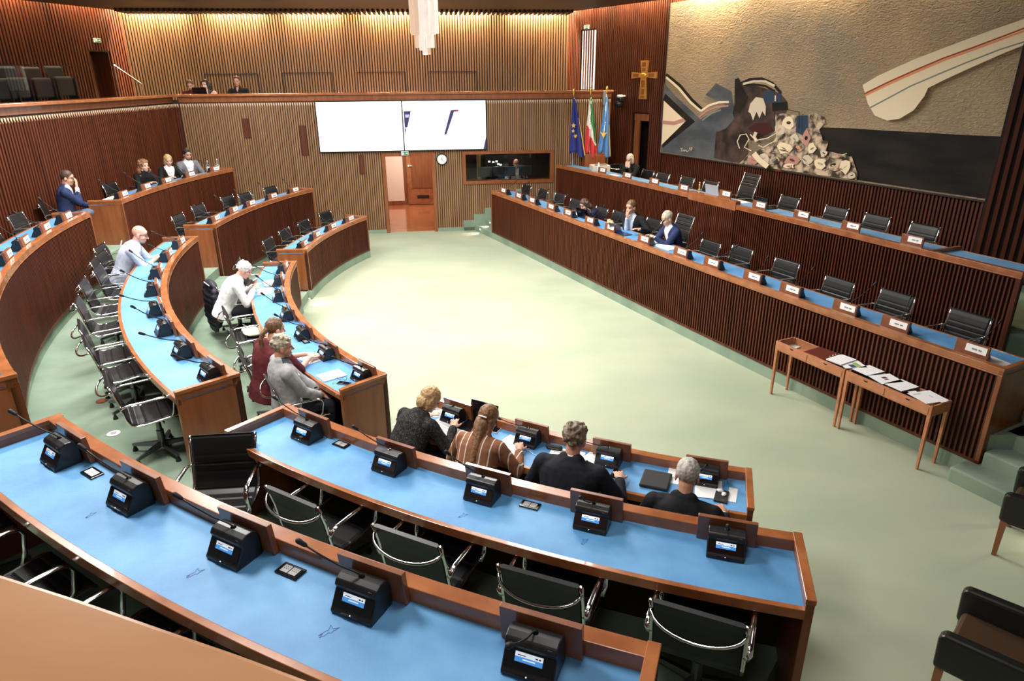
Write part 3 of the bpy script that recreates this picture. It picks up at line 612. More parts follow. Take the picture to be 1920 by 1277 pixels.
# ---------- people ----------
def remesh(mb,vox,smooth=4,cut=None,disp=None):
    me=mb.mesh('tmp',M['white']); o=bpy.data.objects.new('tmp',me); C.objects.link(o)
    r=o.modifiers.new('r','REMESH'); r.mode='VOXEL'; r.voxel_size=vox; r.use_smooth_shade=True
    if smooth: s=o.modifiers.new('s','SMOOTH'); s.factor=.5; s.iterations=smooth
    dg=bpy.context.evaluated_depsgraph_get(); ev=o.evaluated_get(dg); out=bpy.data.meshes.new_from_object(ev); bpy.data.objects.remove(o); bpy.data.meshes.remove(me)
    n=len(out.vertices); co=np.empty(n*3,np.float32); out.vertices.foreach_get('co',co); co=co.reshape(-1,3)
    if disp: 
        no=np.empty(n*3,np.float32); out.vertices.foreach_get('normal',no); no=no.reshape(-1,3)
        d=np.array([disp(Vector(p)) for p in co],np.float32); co=co+no*d[:,None]
    faces=[tuple(p.vertices) for p in out.polygons]; bpy.data.meshes.remove(out)
    if cut is not None:
        keep=~cut(co); faces=[f for f in faces if all(keep[i] for i in f)]
    us=sorted({i for f in faces for i in f}); mp={j:i for i,j in enumerate(us)}
    return [tuple(co[i]) for i in us],[[mp[i] for i in f] for f in faces]
def emit(name,vf,mats,parent,off=None,smooth=True):
    me=bpy.data.meshes.new(name); me.from_pydata(vf[0],[],vf[1]); me.update(); me.materials.append(mats)
    me.polygons.foreach_set('use_smooth',[smooth]*len(me.polygons)); o=bpy.data.objects.new(name,me); C.objects.link(o); o.parent=parent; return o
SKINS={}
def skin(c):
    if c not in SKINS: SKINS[c]=mat('skin',c,.5,spec=.35,fn=noisy(tuple(x*.9 for x in c),tuple(min(1,x*1.08) for x in c),(9,9,9),3))
    return SKINS[c]
SK1=(.62,.34,.235); SK2=(.70,.42,.31); SK3=(.55,.28,.18); SK4=(.72,.38,.29)
FAB={}
def fab(name,col,fn=None,rough=.8,sheen=0):
    if name not in FAB: FAB[name]=mat(name,col,rough,fn=fn or noisy(tuple(x*.85 for x in col),tuple(min(1,x*1.12) for x in col),(14,14,14),4,bump=.12,bscale=350),sheen=sheen,spec=.22)
    return FAB[name]
def hairmat(name,c1,c2): 
    if name not in FAB: FAB[name]=mat(name,c1,.45,fn=noisy(c1,c2,(60,60,9),5,.3,.7,.3,120))
    return FAB[name]
def stripes(nt,b):
    N=nt.nodes.new; L=nt.links.new; tc=N('ShaderNodeTexCoord'); sx=N('ShaderNodeSeparateXYZ'); L(tc.outputs['Object'],sx.inputs[0])
    a=N('ShaderNodeMath'); a.operation='MULTIPLY'; a.inputs[1].default_value=1/.068; L(sx.outputs[0],a.inputs[0]); f=N('ShaderNodeMath'); f.operation='FRACT'; L(a.outputs[0],f.inputs[0])
    g=N('ShaderNodeMath'); g.operation='LESS_THAN'; g.inputs[1].default_value=.12; L(f.outputs[0],g.inputs[0]); mx=N('ShaderNodeMix'); mx.data_type='RGBA'; L(g.outputs[0],mx.inputs[0])
    mx.inputs[6].default_value=(.27,.115,.06,1); mx.inputs[7].default_value=(.78,.72,.66,1); L(mx.outputs[2],b.inputs['Base Color'])
def brocade(nt,b):
    N=nt.nodes.new; L=nt.links.new; tc=N('ShaderNodeTexCoord'); v=N('ShaderNodeTexNoise'); v.inputs['Scale'].default_value=15; v.inputs['Detail'].default_value=5; v.inputs['Distortion'].default_value=3; L(tc.outputs['Object'],v.inputs['Vector'])
    n=N('ShaderNodeTexNoise'); n.inputs['Scale'].default_value=6; L(tc.outputs['Object'],n.inputs['Vector'])
    c=N('ShaderNodeValToRGB'); e=c.color_ramp.elements; e[0].position=.51; e[0].color=(.012,.012,.012,1); e[1].position=.535; e[1].color=(.12,.11,.10,1); x=e.new(.56); x.color=(.012,.012,.012,1); L(v.outputs['Fac'],c.inputs[0]); L(c.outputs[0],b.inputs['Base Color'])
def finger(mb,p,d,n,l,r,curl):
    q=p
    for k,(f,a) in enumerate(((.45,.35),(.32,.75),(.23,1.0))):
        a2=curl*a; dd=(d*math.cos(a2)+n*math.sin(a2)).normalized(); e=q+dd*l*f; mb.cap(q,r*(1-.1*k),e,r*(.92-.1*k),8); q=e
def hand(mb,w,d,n,side,curl=.55,s=1):
    d=d.normalized(); x=d.cross(n).normalized(); n=x.cross(d).normalized()  # n: palm side
    mx=Matrix((x,d,n)).transposed(); mb.ball(w+d*.045*s,(.041*s,.052*s,.017*s),mx,12,8); mb.cap(w-d*.03*s,.027*s,w+d*.02*s,.026*s,10,.75,n)
    for i,(u,l) in enumerate(((-.030,.066),(-.0105,.076),(.0095,.071),(.029,.056))):
        b=w+x*u*s*-side+d*.082*s; finger(mb,b+x*u*.1,(d+x*u*-side*3.2).normalized(),n,l*s,.0088*s,curl*(1+.12*i))
    tb=w-(-side)*-x*0+x*side*.030*s+d*.018*s+n*.006; td=(x*side*.75+d*.75+n*.25).normalized(); e=tb+td*.038*s; mb.cap(tb,.0125*s,e,.0105*s,8); mb.cap(e,.0105*s,e+(td*.6+d*.55).normalized()*.03*s,.0085*s,8)
def ik(S,W,l1,l2,pole):
    v=W-S; L=v.length
    if L>(l1+l2)*.995: W=S+v*((l1+l2)*.995/L); v=W-S; L=v.length
    a=(l1*l1-l2*l2+L*L)/(2*L); h=math.sqrt(max(0,l1*l1-a*a)); t=v/L; p=(pole-t*pole.dot(t)).normalized(); return S+t*a+p*h,W
def person(label,px,py,Lz,fwd,lean=8,pitch=15,hyaw=0,roll=0,s=1.0,fem=False,skincol=SK1,hair='short',hairm=None,top=None,style='jacket',shirt=None,trous=None,lh=(-.22,.42,.76),rh=(.22,.42,.76),lhd=None,rhd=None,vox=.0065,glasses=None,beard=None,cross=False,turn=0,zseat=.575,kz=.525,blk=None,bulk=1.0,wide=1.0,tie=None,curl=.55,extra=None,sl=0,legs=True,poff=None):
    la=math.radians(lean); P=V(0,0,zseat); u=V(0,math.sin(la*.75),math.cos(la*.75)); u2=V(0,math.sin(la*1.25),math.cos(la*1.25))
    T1=P+u*.26*s; N=T1+u2*.25*s; Xt=V(math.cos(math.radians(turn)),math.sin(math.radians(turn)),0)
    nd=V(0,math.sin(la*.8+math.radians(pitch)*.35),math.cos(la*.8+math.radians(pitch)*.35)); HB=N+nd*.048*s
    hp=math.radians(pitch); HR=Matrix.Rotation(math.radians(hyaw),3,'Z')@Matrix.Rotation(math.radians(roll),3,'Y')@Matrix.Rotation(-hp,3,'X')
    hc=HB+HR@V(0,.02,.088)*s
    rz=yaw(fwd)
    if poff is None: wp=at(px,py,Lz+hc.z)
    else: wp=hit(px,py,FW+FN*poff,FN); Lz=wp.z-hc.z
    loc=wp-Matrix.Rotation(rz,3,'Z')@V(hc.x,hc.y,0); loc.z=Lz
    r=empty('person',loc,rz,label,'person')
    sw=(.165 if fem else .195)*s*wide; B=bulk
    SH={-1:N-u2*.085*s-Xt*sw,1:N-u2*.085*s+Xt*sw}
    arms={}
    for sd,hw in((-1,lh),(1,rh)):
        W=Vector(hw); l1,l2=.285*s,.25*s; pole=V(sd*.5,-.42,-.6)
        E,W=ik(SH[sd],W,l1,l2,pole); arms[sd]=(SH[sd],E,W)
    hipw=.095*s; LG={}; room=9
    if blk: Q_,n_=onpath(PATH[blk],loc); room=(V(loc.x,loc.y,0)-Q_).length; print('ROOM',blk,round(room,2),label[:40])
    for sd in(-1,1):
        Hj=P+V(sd*hipw,0,-.01); K=V(sd*.13,min(.41*s,room-.11),kz); A=V(sd*.13,min(.36*s,room-.24),.09)
        if cross and sd==1: K=V(.0,.45*s,.63); A=V(-.28,.50,.36)
        LG[sd]=(Hj,K,A)
    HM=Matrix.Translation(hc)@HR.to_4x4()@Matrix.Scale(s,4)
    hp_=lambda x,y,z: HM@V(x,y,z)
    # body: one continuous skin surface
    b=MB(); H3=HR*s
    def hb(c,rr,n=16,m=12): b.ball(hp_(*c),rr,H3,n,m)
    hb((0,-.014,.038),(.075,.094,.088)); hb((0,.022,-.03),(.060,.070,.075)); hb((0,.036,-.078),(.045,.046,.034)); hb((0,.071,-.098),(.018,.016,.015))
    hb((0,.062,.045),(.056,.026,.038)); hb((-.035,.056,-.03),(.024,.026,.024)); hb((.035,.056,-.03),(.024,.026,.024)); hb((0,.074,.018),(.045,.014,.010))
    b.cap(hp_(0,.086,.012),.008*s,hp_(0,.112,-.026),.0135*s,8); hb((0,.086,-.033),(.022,.014,.009)); hb((0,.083,-.060),(.024,.012,.0065)); hb((0,.082,-.071),(.021,.012,.0065))
    for sd in(-1,1): hb((sd*.077,-.012,-.012),(.010,.024,.034),10,8)
    b.cap(hp_(0,-.022,-.055),.054*s,N-u2*.02,.058*s,14); b.cap(N-u2*.075-Xt*.08*s,.04*s,N-u2*.075+Xt*.08*s,.04*s,12)
    b.cap(P,.10*s,T1,.095*s,12); b.cap(T1,.095*s,N-u2*.09,.10*s,12)
    for sd in(-1,1):
        S,E,W=arms[sd]; b.cap(N-u2*.08+Xt*sd*.05,.04*s,S,.042*s,10); b.cap(S,.044*s,E,.037*s,10); b.cap(E,.037*s,W,.026*s,10)
        d=(W-E).normalized(); hd={-1:lhd,1:rhd}[sd]; dd=Vector(hd[0]).normalized() if hd else (d+V(-sd*.25,.2,-.15)).normalized(); nn=Vector(hd[1]) if hd else V(0,0,-1); hand(b,W+d*.012,dd,nn,-sd,curl,s)
        Hj,K,A=LG[sd]; b.cap(Hj,.06*s,K,.045*s,8); b.cap(K,.042*s,A,.034*s,8)
    body=emit('body',remesh(b,vox,3),skin(skincol),r)
    # eyes, brows, lips
    for sd in(-1,1):
        m=MB(); m.ball(hp_(sd*.030,.0765,.008),(.013*s,.008*s,.0062*s),HR,8,6); m.build('eye',M['rubber'],r,smooth=True)
        m=MB(); m.cap(hp_(sd*.016,.090,.026),.0035*s,hp_(sd*.045,.078,.027),.003*s,6); m.build('eyebrow',hairm or M['rubber'],r,smooth=True)
    m=MB(); m.cap(hp_(-.02,.092,-.066),.004*s,hp_(.02,.092,-.066),.004*s,6); m.build('lips',fab('lip',(.42,.13,.11)),r,smooth=True)
    # torso garment profile
    def torso(mb,g,h1=1.0):
        for sgn in(0,):
            rows=[(-.12,.178,.14),(0,.176,.132),(.10,.160,.115),(.20,.165,.115),(.30,.180 if not fem else .168,.120),(.38,.190 if not fem else .168,.115),(.43,.172 if not fem else .152,.105),(.47,.125 if not fem else .11,.09),(.505,.078,.07),(.53,.06,.058)]
            rs=[]
            for h,w,d in rows:
                h2=h*s; c=P+u*min(h2,.26*s)+u2*max(0,h2-.26*s); uu=u if h2<.26*s else u2; fy=V(0,uu.z,-uu.y); fx=Xt if h>.2 else V(1,0,0)
                if fem and h in(.30,): c=c+fy*.012
                w=w*wide*s*B+g; d=d*s*B+g
                rs.append([c+fx*w*math.copysign(abs(math.cos(t))**.8,math.cos(t))+fy*d*math.sin(t) for t in [2*PI*k/20 for k in range(20)]])
            mb.rings(rs)
    def sleeves(mb,g,stop=1.0,cuff=None):
        for sd in(-1,1):
            S,E,W=arms[sd]; mb.ball(S,(.060*s*B+g),None,12,8); mb.cap(N-u2*.062*s+Xt*sd*.055*s,.055*s+g,S-Xt*sd*.01,.056*s*B+g,12); mb.cap(S,.060*s*B+g,E,.049*s*B+g,12)
            if stop>0: mb.cap(E,.049*s*B+g,E.lerp(W,stop),.036*s+g,12)
    def fcut(wd,h0,h1):
        def cut(co):
            q=co-np.array(T1); h=q@np.array(u2)+.26*s; fy=np.array(V(0,u2.z,-u2.y)); f=q@fy; x=np.abs(q@np.array(Xt)); return (f>.0)&(h>h0*s)&(x<wd*s*np.clip((h/s-h0)/(h1-h0),0,1))
        return cut
    wr=lambda p: .004*noise.noise(p*9)+.0025*noise.noise(p*26)
    if style=='jacket':
        m=MB(); torso(m,.0); m.cap(N-u2*.01,.066*s,N+nd*.008,.061*s,14); sleeves(m,-.004,.97); emit('shirt',remesh(m,max(vox,.009),4),shirt or fab('white_shirt',(.78,.78,.79)),r)
        m=MB(); torso(m,.014); sleeves(m,.008,.90); m.cap(N-V(0,.025,0)-Xt*.05-u2*.0,.048*s,N-V(0,.025,0)+Xt*.05-u2*.0,.048*s,10)
        emit('jacket',remesh(m,max(vox*1.2,.009),4,fcut(.105,.10,.46),wr),top,r)
        if tie:
            m=MB(); fy=V(0,u2.z,-u2.y); m.cap(N-u2*.03+fy*.085,.014,N-u2*.30+fy*.135,.026,8,.3,(1,0,0)); m.build('tie',tie,r,smooth=True)
    elif style=='shirt':
        m=MB(); torso(m,.008); m.cap(N-u2*.02,.066*s,N+nd*.03,.060*s,14); sleeves(m,.004,sl or .94); emit('shirt',remesh(m,max(vox*1.2,.009),4,fcut(.03,.40,.52),wr),top,r)
    else: # tee
        m=MB(); torso(m,.008); m.cap(N-u2*.03,.070*s,N-u2*.0,.064*s,14); sleeves(m,.008,sl); emit('shirt',remesh(m,max(vox*1.2,.009),4,None,wr),top,r)
    if legs:
        m=MB(); m.cap(P+V(-.06,.0,-.01),.105*s,P+V(.06,.0,-.01),.105*s,12)
        for sd in(-1,1): Hj,K,A=LG[sd]; m.cap(Hj+V(0,.03,-.01),.086*s,K,.064*s,12); m.cap(K,.064*s,A+V(0,0,.02),.05*s,12)
        emit('trousers',remesh(m,.013,4,None,wr),trous or fab('dark_trousers',(.02,.022,.03)),r)
        for sd in(-1,1): 
            A=LG[sd][2]; m=MB(); m.cap(A+V(0,-.04,-.05),.038,A+V(0,.15,-.055),.034,10,.85,(0,0,1)); m.build('shoe',M['leather2'],r,smooth=True)
    # hair
    if hair and hair!='bald':
        m=MB(); H=lambda c,rr: m.ball(hp_(*c),rr,H3,14,10)
        amp=.005; HMi=HM.inverted(); cutf=None
        if hair in('short','curlyshort','mop'):
            H((0,-.018,.046),(.084,.099,.094)); 
            if hair!='short':
                for i in range(46):
                    a=rng.uniform(0,2*PI); z=rng.uniform(-.02,.125); q=math.sqrt(max(.05,1-((z-.046)/.1)**2)); H((.08*q*math.cos(a),-.018+.095*q*math.sin(a),z),(.017,.017,.017))
                amp=.008
        elif hair in('bob','crop'):
            H((0,-.018,.046),(.088,.102,.096)); H((0,-.055,-.03),(.080,.066,.085)); 
            for sd in(-1,1): H((sd*.068,-.012,-.02),(.030,.05,.08 if hair=='crop' else .098))
            amp=.007
        elif hair in('long','wavy'):
            H((0,-.018,.046),(.086,.101,.095)); H((0,-.06,-.05),(.075,.055,.11))
            for sd in(-1,1): H((sd*.068,-.015,-.03),(.027,.045,.09)); m.cap(hp_(sd*.062,-.02,-.06),.036*s,hp_(sd*.085,.03 if hair=='wavy' else -.03,-.21),.030*s,10)
            m.cap(hp_(0,-.075,-.05),.060*s,N-u2*.05+V(.01,-.105,0),.045*s,12); m.cap(N-u2*.05+V(.01,-.105,0),.045*s,N-u2*.17+V(.02,-.13,0),.026*s,12)
            if hair=='wavy':
                for i in range(40):
                    a=rng.uniform(PI*.95,2.05*PI); z=rng.uniform(-.22,.06); w=.105+.02*(z<-.05); H((w*math.cos(a),-.02+.085*math.sin(a),z),(.03,.03,.035))
            amp=.008 if hair=='wavy' else .0035
        elif hair=='curlylong':
            H((0,-.018,.05),(.095,.105,.10))
            for i in range(150):
                a=rng.uniform(PI*.93,2.07*PI); z=rng.uniform(-.24,.10); w=(.09+.055*max(0,min(1,(.06-z)/.2)))*(1-.35*max(0,(-.12-z)/.12)); H((w*math.cos(a)*rng.uniform(.75,1.05),-.015+.085*math.sin(a),z),(.026,.026,.03))
            amp=.012
        elif hair=='ponytail':
            H((0,-.018,.044),(.081,.097,.092)); m.cap(hp_(0,-.10,.01),.03*s,hp_(0,-.145,-.035),.022*s,10); pts=[hp_(0,-.145,-.03),hp_(0,-.165,-.09),N+V(.0,-.135,-.06),N+V(-.01,-.15,-.13),N+V(-.02,-.155,-.19)]
            for (a,c),(ra,rb) in zip(zip(pts,pts[1:]),((.022,.026),(.026,.026),(.026,.020),(.020,.008))): m.cap(a,ra,c,rb,10)
        full=hair in('bob','long','wavy','curlylong','crop')
        def cutf(co):
            A=np.array(HMi.to_3x3()); t=np.array(HMi.translation); q=co@A.T+t; x,y,z=q[:,0],q[:,1],q[:,2]
            hl=np.interp(y,[-.2,-.075,-.03,.02,.045,.075,.2],[-.085,-.075,-.015,.0,.045,.080,.085]) if not full else np.interp(y,[-.2,.028,.05,.08,.2],[-.9,-.9,.045,.078,.08])
            near=(y>-.2)&(np.abs(x)<.13)&(z>-.16)
            return near&(z<hl)&((np.abs(x)<.070)|(not full)&(z>-.12)) if full else near&(z<hl)&(z>-.10)&~((hair=='ponytail')&(y<-.085))
        dsp=lambda p:amp*(noise.noise(V(p.x*38,p.y*38,p.z*14))+.6*noise.noise(p*70))
        emit('hair',remesh(m,max(vox,.0065) if amp<.01 else .0075,1,cutf,dsp),hairm,r)
    if beard:
        m=MB(); m.ball(hp_(0,.036,-.080),(.053,.056,.04),H3,14,10); m.ball(hp_(0,.083,-.05),(.028,.016,.006),H3,10,6)
        emit('beard',remesh(m,max(vox,.0065),1),beard,r)
    if glasses:
        m=MB()
        for sd in(-1,1):
            m.tube([hp_(sd*.032+.025*math.cos(a),.098,.006+.018*math.sin(a)) for a in [2*PI*i/14 for i in range(14)]],.0028*s,6,closed=True)
            m.tube([hp_(sd*.057,.096,.012),hp_(sd*.078,.05,.012),hp_(sd*.080,-.01,.005)],.0025*s,6)
        m.tube([hp_(-.008,.1,.01),hp_(.008,.1,.01)],.0025*s,6); m.build('glasses',glasses,r,smooth=True)
    r['_hc']=list(hc); r['_loc']=list(loc)
    return r,loc,fwd
def toC(b,px,py,z):
    _,n=onpath(PATH[b],at(px,py,z)); return -n
HB=hairmat('blond_hair',(.34,.20,.075),(.60,.41,.20)); HLB=hairmat('long_brown_hair',(.13,.055,.022),(.30,.15,.065)); HCU=hairmat('greying_curls',(.10,.065,.04),(.30,.23,.17)); HGR=hairmat('silver_hair',(.36,.34,.31),(.58,.56,.52))
HWH=hairmat('white_hair',(.72,.68,.62),(.88,.86,.82)); HPT=hairmat('brown_hair',(.09,.045,.02),(.20,.11,.05)); HGB=hairmat('grey_blond_hair',(.30,.25,.17),(.50,.44,.33)); HDK=hairmat('dark_hair',(.012,.009,.007),(.035,.025,.018)); HAU=hairmat('auburn_curls',(.11,.042,.016),(.31,.15,.065)); HDB=hairmat('dark_brown_hair',(.035,.018,.010),(.09,.05,.03))
PEOPLE=[]
def seated(chair=None,**k): 
    r,loc,f=person(**k); PEOPLE.append(r)
    if chair: inst(CHAIR,V(loc.x,loc.y,loc.z)-f*.02,yaw(f),chair,'chair','ribbed office chairs')
    return r
navyj=fab('dark_suit',(.013,.014,.022)); blkj=fab('black_suit',(.010,.010,.012)); blu=fab('navy_blazer',(.022,.035,.10)); greyj=fab('grey_blazer',(.36,.36,.37)); blk=fab('black_top',(.010,.010,.010))
W_=fab('white_shirt',(.80,.80,.81)); LB=fab('pale_blue_shirt',(.52,.58,.72)); jeans=fab('blue_jeans',(.10,.15,.24))
f=rot2(toC('A1',803,748,1.4),-6)
seated(label='blond woman in a black brocade jacket bending over papers at the front desk',px=806,py=750,blk='A1',Lz=L1,fwd=f,lean=34,pitch=34,hyaw=-22,s=.97,fem=True,skincol=SK2,hair='crop',hairm=HB,top=fab('black_brocade',(.02,.02,.02),brocade),style='tee',sl=.93,lh=(-.18,.46,.79),rh=(.20,.47,.80),bulk=1.04,wide=1.1)
f=toC('A1',915,785,1.4)
seated(label='woman with long brown hair in a brown blouse with white stripes',px=915,py=786,blk='A1',Lz=L1,fwd=rot2(f,4),lean=24,pitch=30,hyaw=-18,s=.96,fem=True,skincol=SK2,hair='long',hairm=HLB,top=fab('striped_blouse',(.3,.13,.07),stripes),style='tee',sl=.86,lh=(-.20,.40,.78),rh=(.24,.43,.79),wide=1.1,bulk=1.02)
q_=PEOPLE[-1]; m=MB(); hc_=V(*q_['_hc']); m.cap(hc_+V(-.03,-.098,.075),.007,hc_+V(.035,-.098,.07),.007,8); m.build('hair_clip',M['white'],q_,smooth=True)
f=toC('A1',1080,822,1.4)
seated(label='man with greying curly hair in a dark suit writing at the front desk',px=1079,py=823,blk='A1',Lz=L1,fwd=f,lean=12,pitch=14,hyaw=-5,s=1.04,skincol=SK1,hair='curlyshort',hairm=HCU,top=navyj,shirt=W_,lh=(-.25,.38,.80),rh=(.31,.40,.80),wide=1.12,bulk=1.08)
f=toC('A1',1288,893,1.4)
seated(label='man with short silver hair in a dark suit beside a tablet case',px=1289,py=893,blk='A1',Lz=L1,fwd=rot2(f,-4),lean=16,pitch=22,hyaw=3,s=1.0,skincol=SK3,hair='short',hairm=HGR,top=blkj,shirt=W_,lh=(-.20,.42,.79),rh=(.26,.42,.79),wide=1.08)
f=toC('B1',456,500,1.4)
seated(label='white-haired man in a white shirt reading a phone at the curved desk',px=458,py=507,blk='B1',Lz=L1,fwd=rot2(f,6),lean=30,pitch=34,hyaw=0,s=1.04,skincol=SK4,hair='mop',hairm=HWH,top=W_,style='shirt',sl=.9,lh=(-.12,.46,.85),rh=(.14,.44,.86),wide=1.05,bulk=1.06)
WHM=PEOPLE[-1]; WHO,WHD=chair_px(396,531,'B1',22); inst(CHAIR,WHO,yaw(WHD),'black office chair under the white-haired man in a white shirt','chair','ribbed office chairs'); WHY=yaw(WHD)
f=toC('B1',513,618,1.4)
seated(label='man with a long brown ponytail in a maroon polo shirt',px=516,py=618,blk='B1',Lz=L1,fwd=rot2(f,8),lean=14,pitch=10,hyaw=2,s=1.05,skincol=SK4,hair='ponytail',hairm=HPT,top=fab('maroon_polo',(.105,.018,.022)),style='tee',sl=.0,lh=(-.03,.52,.82),rh=(.08,.50,.81),wide=1.15,bulk=1.2,trous=jeans)
f=toC('B1',530,648,1.4)
g=seated(label='grey-haired man in a pale grey blazer with a name badge',px=529,py=650,blk='B1',Lz=L1,fwd=rot2(f,-10),lean=-1,pitch=8,hyaw=-4,s=1.03,skincol=SK3,hair='mop',hairm=HGB,top=greyj,shirt=fab('charcoal_shirt',(.06,.07,.08)),lh=(-.02,.36,.64),rh=(.10,.34,.63),wide=1.08,bulk=1.08,trous=fab('dark_trousers',(.02,.022,.03)))
m=MB(); m.box((.07,.135,.90),(.085,.008,.06),0); m.build('name_badge',M['white'],g)
f=toC('B2',262,440,1.9)
seated(label='bald man with glasses in a pale blue shirt typing on a phone',px=262,py=440,blk='B2',Lz=L2,fwd=rot2(f,4),lean=29,pitch=20,hyaw=0,s=1.05,skincol=SK4,hair='bald',hairm=HDB,top=LB,style='shirt',sl=.45,lh=(-.10,.55,.80),rh=(.04,.52,.80),wide=1.08,bulk=1.1,trous=jeans,glasses=M['rubber'],beard=hairmat('grey_stubble',(.30,.22,.17),(.45,.36,.29)),chair='black office chair under the bald man in a pale blue shirt')
f=rot2(toC('B3',125,332,2.3),18)
seated(label='man in a navy suit resting his cheek on his hand, legs crossed',px=126,py=334,blk='B3',Lz=L3,fwd=f,lean=10,pitch=14,hyaw=-6,s=1.04,skincol=SK1,hair='short',hairm=HDB,top=blu,shirt=W_,rh=(.05,.26,1.06),rhd=((-.2,.1,1),(-.3,-1,.1)),lh=(-.05,.42,.70),cross=True,trous=jeans,glasses=M['rubber'],wide=1.1,vox=.008,chair='black office chair under the man in a navy suit with crossed legs')
f=toC('C3',268,308,2.3)
seated(label='woman with long auburn curls in a black top at the corner desk',px=270,py=311,blk='C3',zseat=.525,kz=.49,Lz=L3,fwd=rot2(f,-25),lean=18,pitch=6,hyaw=6,s=.98,fem=True,skincol=SK2,hair='curlylong',hairm=HAU,top=blk,style='tee',sl=.9,lh=(-.16,.42,.80),rh=(.12,.46,.80),vox=.008)
f=toC('C3',313,300,2.3)
seated(label='blond woman in a black blazer over a white blouse at the corner desk',px=315,py=301,blk='C3',zseat=.525,kz=.49,Lz=L3,fwd=rot2(f,-30),lean=12,pitch=20,hyaw=-10,s=.98,fem=True,skincol=SK2,hair='bob',hairm=HB,top=blk,shirt=W_,lh=(-.16,.42,.79),rh=(.16,.42,.79),vox=.008)
f=toC('C3',351,290,2.3)
seated(label='young dark-haired man in a grey blazer and open white shirt',px=351,py=290,blk='C3',zseat=.525,kz=.49,Lz=L3,fwd=rot2(f,-28),lean=4,pitch=16,hyaw=4,s=1.02,skincol=SK1,hair='mop',hairm=HDK,top=fab('mid_grey_blazer',(.17,.17,.19)),shirt=W_,lh=(-.18,.38,.72),rh=(.18,.38,.72),vox=.008,beard=hairmat('dark_stubble',(.10,.06,.045),(.2,.12,.09)))
f=toC('D1',1097,383,1.7)
seated(label='dark-haired woman in a navy top bent over a laptop at the lower bench',px=1096,py=384,blk='D1',zseat=.50,kz=.47,Lz=LD1,fwd=rot2(f,-8),lean=40,pitch=30,hyaw=12,s=.98,fem=True,skincol=SK2,hair='wavy',hairm=HDB,top=fab('navy_top',(.016,.018,.04)),style='jacket',shirt=fab('navy_top',(.02,.02,.04)),rh=(.04,.44,.86),rhd=((0,.1,1),(0,-1,.1)),lh=(-.10,.26,.80),vox=.008)
f=toC('D1',1183,387,1.7)
seated(label='brown-haired man in an open black jacket, hand over his mouth',px=1183,py=389,blk='D1',zseat=.50,kz=.47,Lz=LD1,fwd=rot2(f,14),lean=16,pitch=10,hyaw=4,s=1.05,skincol=SK1,hair='short',hairm=HPT,top=blkj,shirt=fab('light_shirt',(.62,.66,.76)),rh=(.0,.29,.955),rhd=((-.1,.1,1),(0,-1,.0)),lh=(-.42,.38,.82),vox=.0075,wide=1.1)
f=toC('D1',1250,408,1.7)
seated(label='grey-blond man in a navy blazer holding a sheet at the lower bench',px=1251,py=410,blk='D1',zseat=.50,kz=.47,Lz=LD1,fwd=rot2(f,-12),lean=16,pitch=22,hyaw=8,s=1.03,skincol=SK2,hair='short',hairm=hairmat('ash_hair',(.42,.36,.26),(.62,.56,.45)),top=blu,shirt=W_,rh=(.10,.46,.80),lh=(-.08,.46,.82),vox=.0075,wide=1.05)
f=toC('D2',1181,298,2.2)
seated(label='grey-haired woman with black glasses resting her chin on folded hands',px=1181,py=299,blk='D2',zseat=.53,kz=.49,Lz=LD2,fwd=rot2(f,24),lean=26,pitch=14,hyaw=4,s=.99,fem=True,skincol=SK2,hair='bob',hairm=hairmat('ash_grey_hair',(.42,.38,.30),(.62,.57,.48)),top=blk,style='jacket',shirt=blk,rh=(.045,.36,.92),rhd=((-.1,.15,1),(-.3,-1,0)),lh=(-.045,.36,.91),lhd=((.1,.15,1),(.3,-1,0)),glasses=M['rubber'],vox=.008)
GF=-FN
seated(label='man with cropped hair in a dark red sweater looking down behind the gallery rail',px=357,py=160,poff=.75,Lz=2.66,fwd=GF,lean=18,pitch=26,s=1.0,skincol=SK1,hair='short',hairm=HPT,top=fab('dark_red',(.12,.012,.014)),style='tee',sl=.9,vox=.01,legs=False,beard=hairmat('brown_beard',(.12,.06,.04),(.2,.11,.07)))
seated(label='smiling woman with long black hair in a pink sleeveless top in the gallery',px=385,py=159,poff=.7,Lz=2.68,fwd=rot2(GF,-10),lean=14,pitch=8,hyaw=-8,s=.98,fem=True,skincol=(.75,.48,.38),hair='wavy',hairm=HDK,top=fab('pink_top',(.75,.5,.43)),style='tee',sl=0,vox=.01,legs=False)
seated(label='man with glasses in a black polo shirt sitting upright in the gallery',px=444,py=153,poff=.8,Lz=2.68,fwd=GF,lean=4,pitch=2,s=1.02,skincol=SK3,hair='short',hairm=HDB,top=blk,style='shirt',sl=0.05,vox=.01,legs=False,glasses=M['grey'])
seated(label='bald operator at the monitors behind the booth window',px=968,py=307,poff=1.1,Lz=.42,fwd=rot2(GF,10),lean=14,pitch=14,s=1.02,skincol=SK3,hair='bald',hairm=HPT,top=W_,style='shirt',sl=.9,vox=.01,legs=False)
